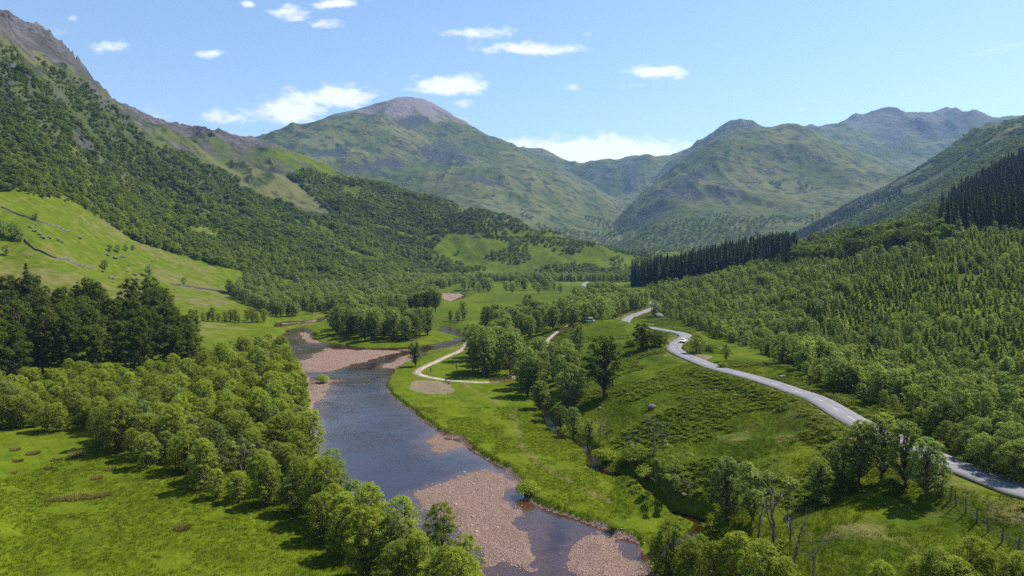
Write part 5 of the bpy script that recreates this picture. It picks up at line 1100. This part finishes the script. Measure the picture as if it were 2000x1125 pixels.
person(871, 749, STAND, EDG, RAD, MRED, MNAVY, MHAIR, 'person in dark red top standing by the path at the bare patch', 0.5)
person(876, 751, SIT, EDG, RAD, MRED, MNAVY, MHAIR, 'person in dark red top sitting on the bare patch', 0.2)
person(879, 749, SIT, EDG, RAD, MWHT, MNAVY, MHAIR, 'person in pale top sitting beside the path', -0.6)

# ------------------------------------------------------------------ vehicles
MGLASS = simple_mat('car_glass', (0.02, 0.025, 0.03), 0.08, spec=0.6); MTYRE = simple_mat('tyre', (0.02, 0.02, 0.02), 0.9); MRIM = simple_mat('rim', (0.45, 0.45, 0.46), 0.35, 0.7); MLAMP = simple_mat('headlight', (0.8, 0.8, 0.78), 0.15); MTAIL = simple_mat('taillight', (0.35, 0.01, 0.01), 0.3)
def loft(secs):
    k = len(secs[0]); V = np.array([p for s in secs for p in s], float); f = []
    for j in range(len(secs) - 1):
        for i in range(k): i2 = (i + 1) % k; f.append((j * k + i, j * k + i2, (j + 1) * k + i2, (j + 1) * k + i))
    for j in (0, len(secs) - 1):
        o = j * k
        for i in range(1, k // 2): f.append((o + i - 1, o + i, o + k - 1 - i, o + k - i))
    return V, np.array(f)
def ring(y, w, z0, z1, r=0.12):
    return [(-w + r, y, z0), (-w, y, z0 + r), (-w, y, z1 - r * 1.6), (-w + r * 1.3, y, z1), (w - r * 1.3, y, z1), (w, y, z1 - r * 1.6), (w, y, z0 + r), (w - r, y, z0)]
def car(p, rz, paint, label, van=False):
    o = bpy.data.objects.new('van' if van else 'car', None); COL.objects.link(o); o.location = p; o.rotation_euler.z = rz
    prof = [(-2.1, .70, .45, .75), (-2.05, .80, .30, .85), (-1.5, .86, .26, .95), (-.9, .88, .26, 1.0), (1.2, .88, .26, 1.02), (1.9, .85, .28, .98), (2.1, .76, .42, .88)]
    link('body', mesh_np('body', *loft([ring(*q) for q in prof]), [paint], True), o)
    cab = [(-1.05, .76, .95, 1.0), (-.45, .70, .95, 1.42), (.3, .68, .95, 1.48), (1.1, .68, .95, 1.44), (1.75, .74, .95, 1.02)] if not van else [(-1.7, .80, .9, 1.0), (-1.1, .80, .9, 1.85), (.3, .80, .9, 1.95), (2.0, .80, .9, 1.92), (2.08, .78, .9, 1.1)]
    link('windows', mesh_np('windows', *loft([ring(*q, .1) for q in cab]), [MGLASS], True), o)
    rt = [(y, w * 1.0, z1 - .07, z1 + .03) for y, w, z0, z1 in cab[1:-1]]; link('roof', mesh_np('roof', *loft([ring(*q, .03) for q in rt]), [paint], True), o)
    for sx in (-1, 1):
        for y in (-1.35, 1.3):
            v, f = tube([(sx * .68, y, .32), (sx * .9, y, .32)], [.32, .32], 14); w = link('wheel', mesh_np('wheel', v, f, [MTYRE], True), o); v, f = tube([(sx * .70, y, .32), (sx * .905, y, .32), (sx * .91, y, .32)], [.2, .2, .01], 12); link('rim', mesh_np('rim', v, f, [MRIM], True), w)
        link('headlight', mesh_np('headlight', *box(sx * .6, -2.08, .72, .26, .08, .14), [MLAMP]), o); link('taillight', mesh_np('taillight', *box(sx * .66, 2.06, .78, .16, .08, .2), [MTAIL]), o)
        link('mirror', mesh_np('mirror', *box(sx * .97, -.75, 1.03, .16, .1, .12), [paint]), o)
    return tag(o, label, 'van' if van else 'car')
MWHITE = simple_mat('white_paint', (0.80, 0.80, 0.80), 0.25, spec=0.5); MBLACK = simple_mat('black_paint', (0.02, 0.02, 0.022), 0.2, spec=0.5)
s_at = arc[np.argmin(np.hypot(ROAD[:, 0] - G(1348, 668, 11.7)[0], ROAD[:, 1] - G(1348, 668, 11.7)[1]))]
def on_road(s, side):
    q = along(s); d = along(s + 1) - along(s - 1); d = d[:2] / np.linalg.norm(d[:2]); n_ = np.array([d[1], -d[0]]); return (q[0] + n_[0] * side, q[1] + n_[1] * side, q[2] + 0.0), math.atan2(d[1], d[0]) - math.pi / 2
q, rz = on_road(s_at - 3.0, 2.0); car(q, rz, MWHITE, 'white car on the road bend beside the bushy shrub')
q, rz = on_road(arc[np.argmin(np.abs(ROAD[:, 1] - 345))], -4.6); car((q[0] - 2, q[1], float(hgt(q[0] - 2, q[1]))), rz + 1.2, MBLACK, 'black car parked beyond the brow of the knoll')
p = at_px(1153, 629); car(p, 1.3, MWHITE, 'white van parked under the trees beyond the knoll', True)
print('small things', round(time.time() - T0, 1))

# ------------------------------------------------------------------ the air of the glen
def haze():
    V = np.array([(x, y, z) for x in (-10300, 10300) for y in (-300, 6800) for z in (-420, 1240)], float)
    Fq = np.array([(0, 1, 3, 2), (4, 6, 7, 5), (0, 4, 5, 1), (2, 3, 7, 6), (0, 2, 6, 4), (1, 5, 7, 3)])
    m, t = material('haze_air'); v = t.node('ShaderNodeVolumePrincipled')
    v.inputs['Color'].default_value = (0.36, 0.60, 1.0, 1); v.inputs['Density'].default_value = 5.6e-5; v.inputs['Anisotropy'].default_value = 0.2
    t.l.new(v.outputs[0], t.out.inputs['Volume'])
    o = tag(link('haze', mesh_np('haze', V, Fq, [m])), 'thin blue summer haze filling the glen', 'haze', kind='stuff')
    return o
haze()
print('done', round(time.time() - T0, 1), len(bpy.data.objects))
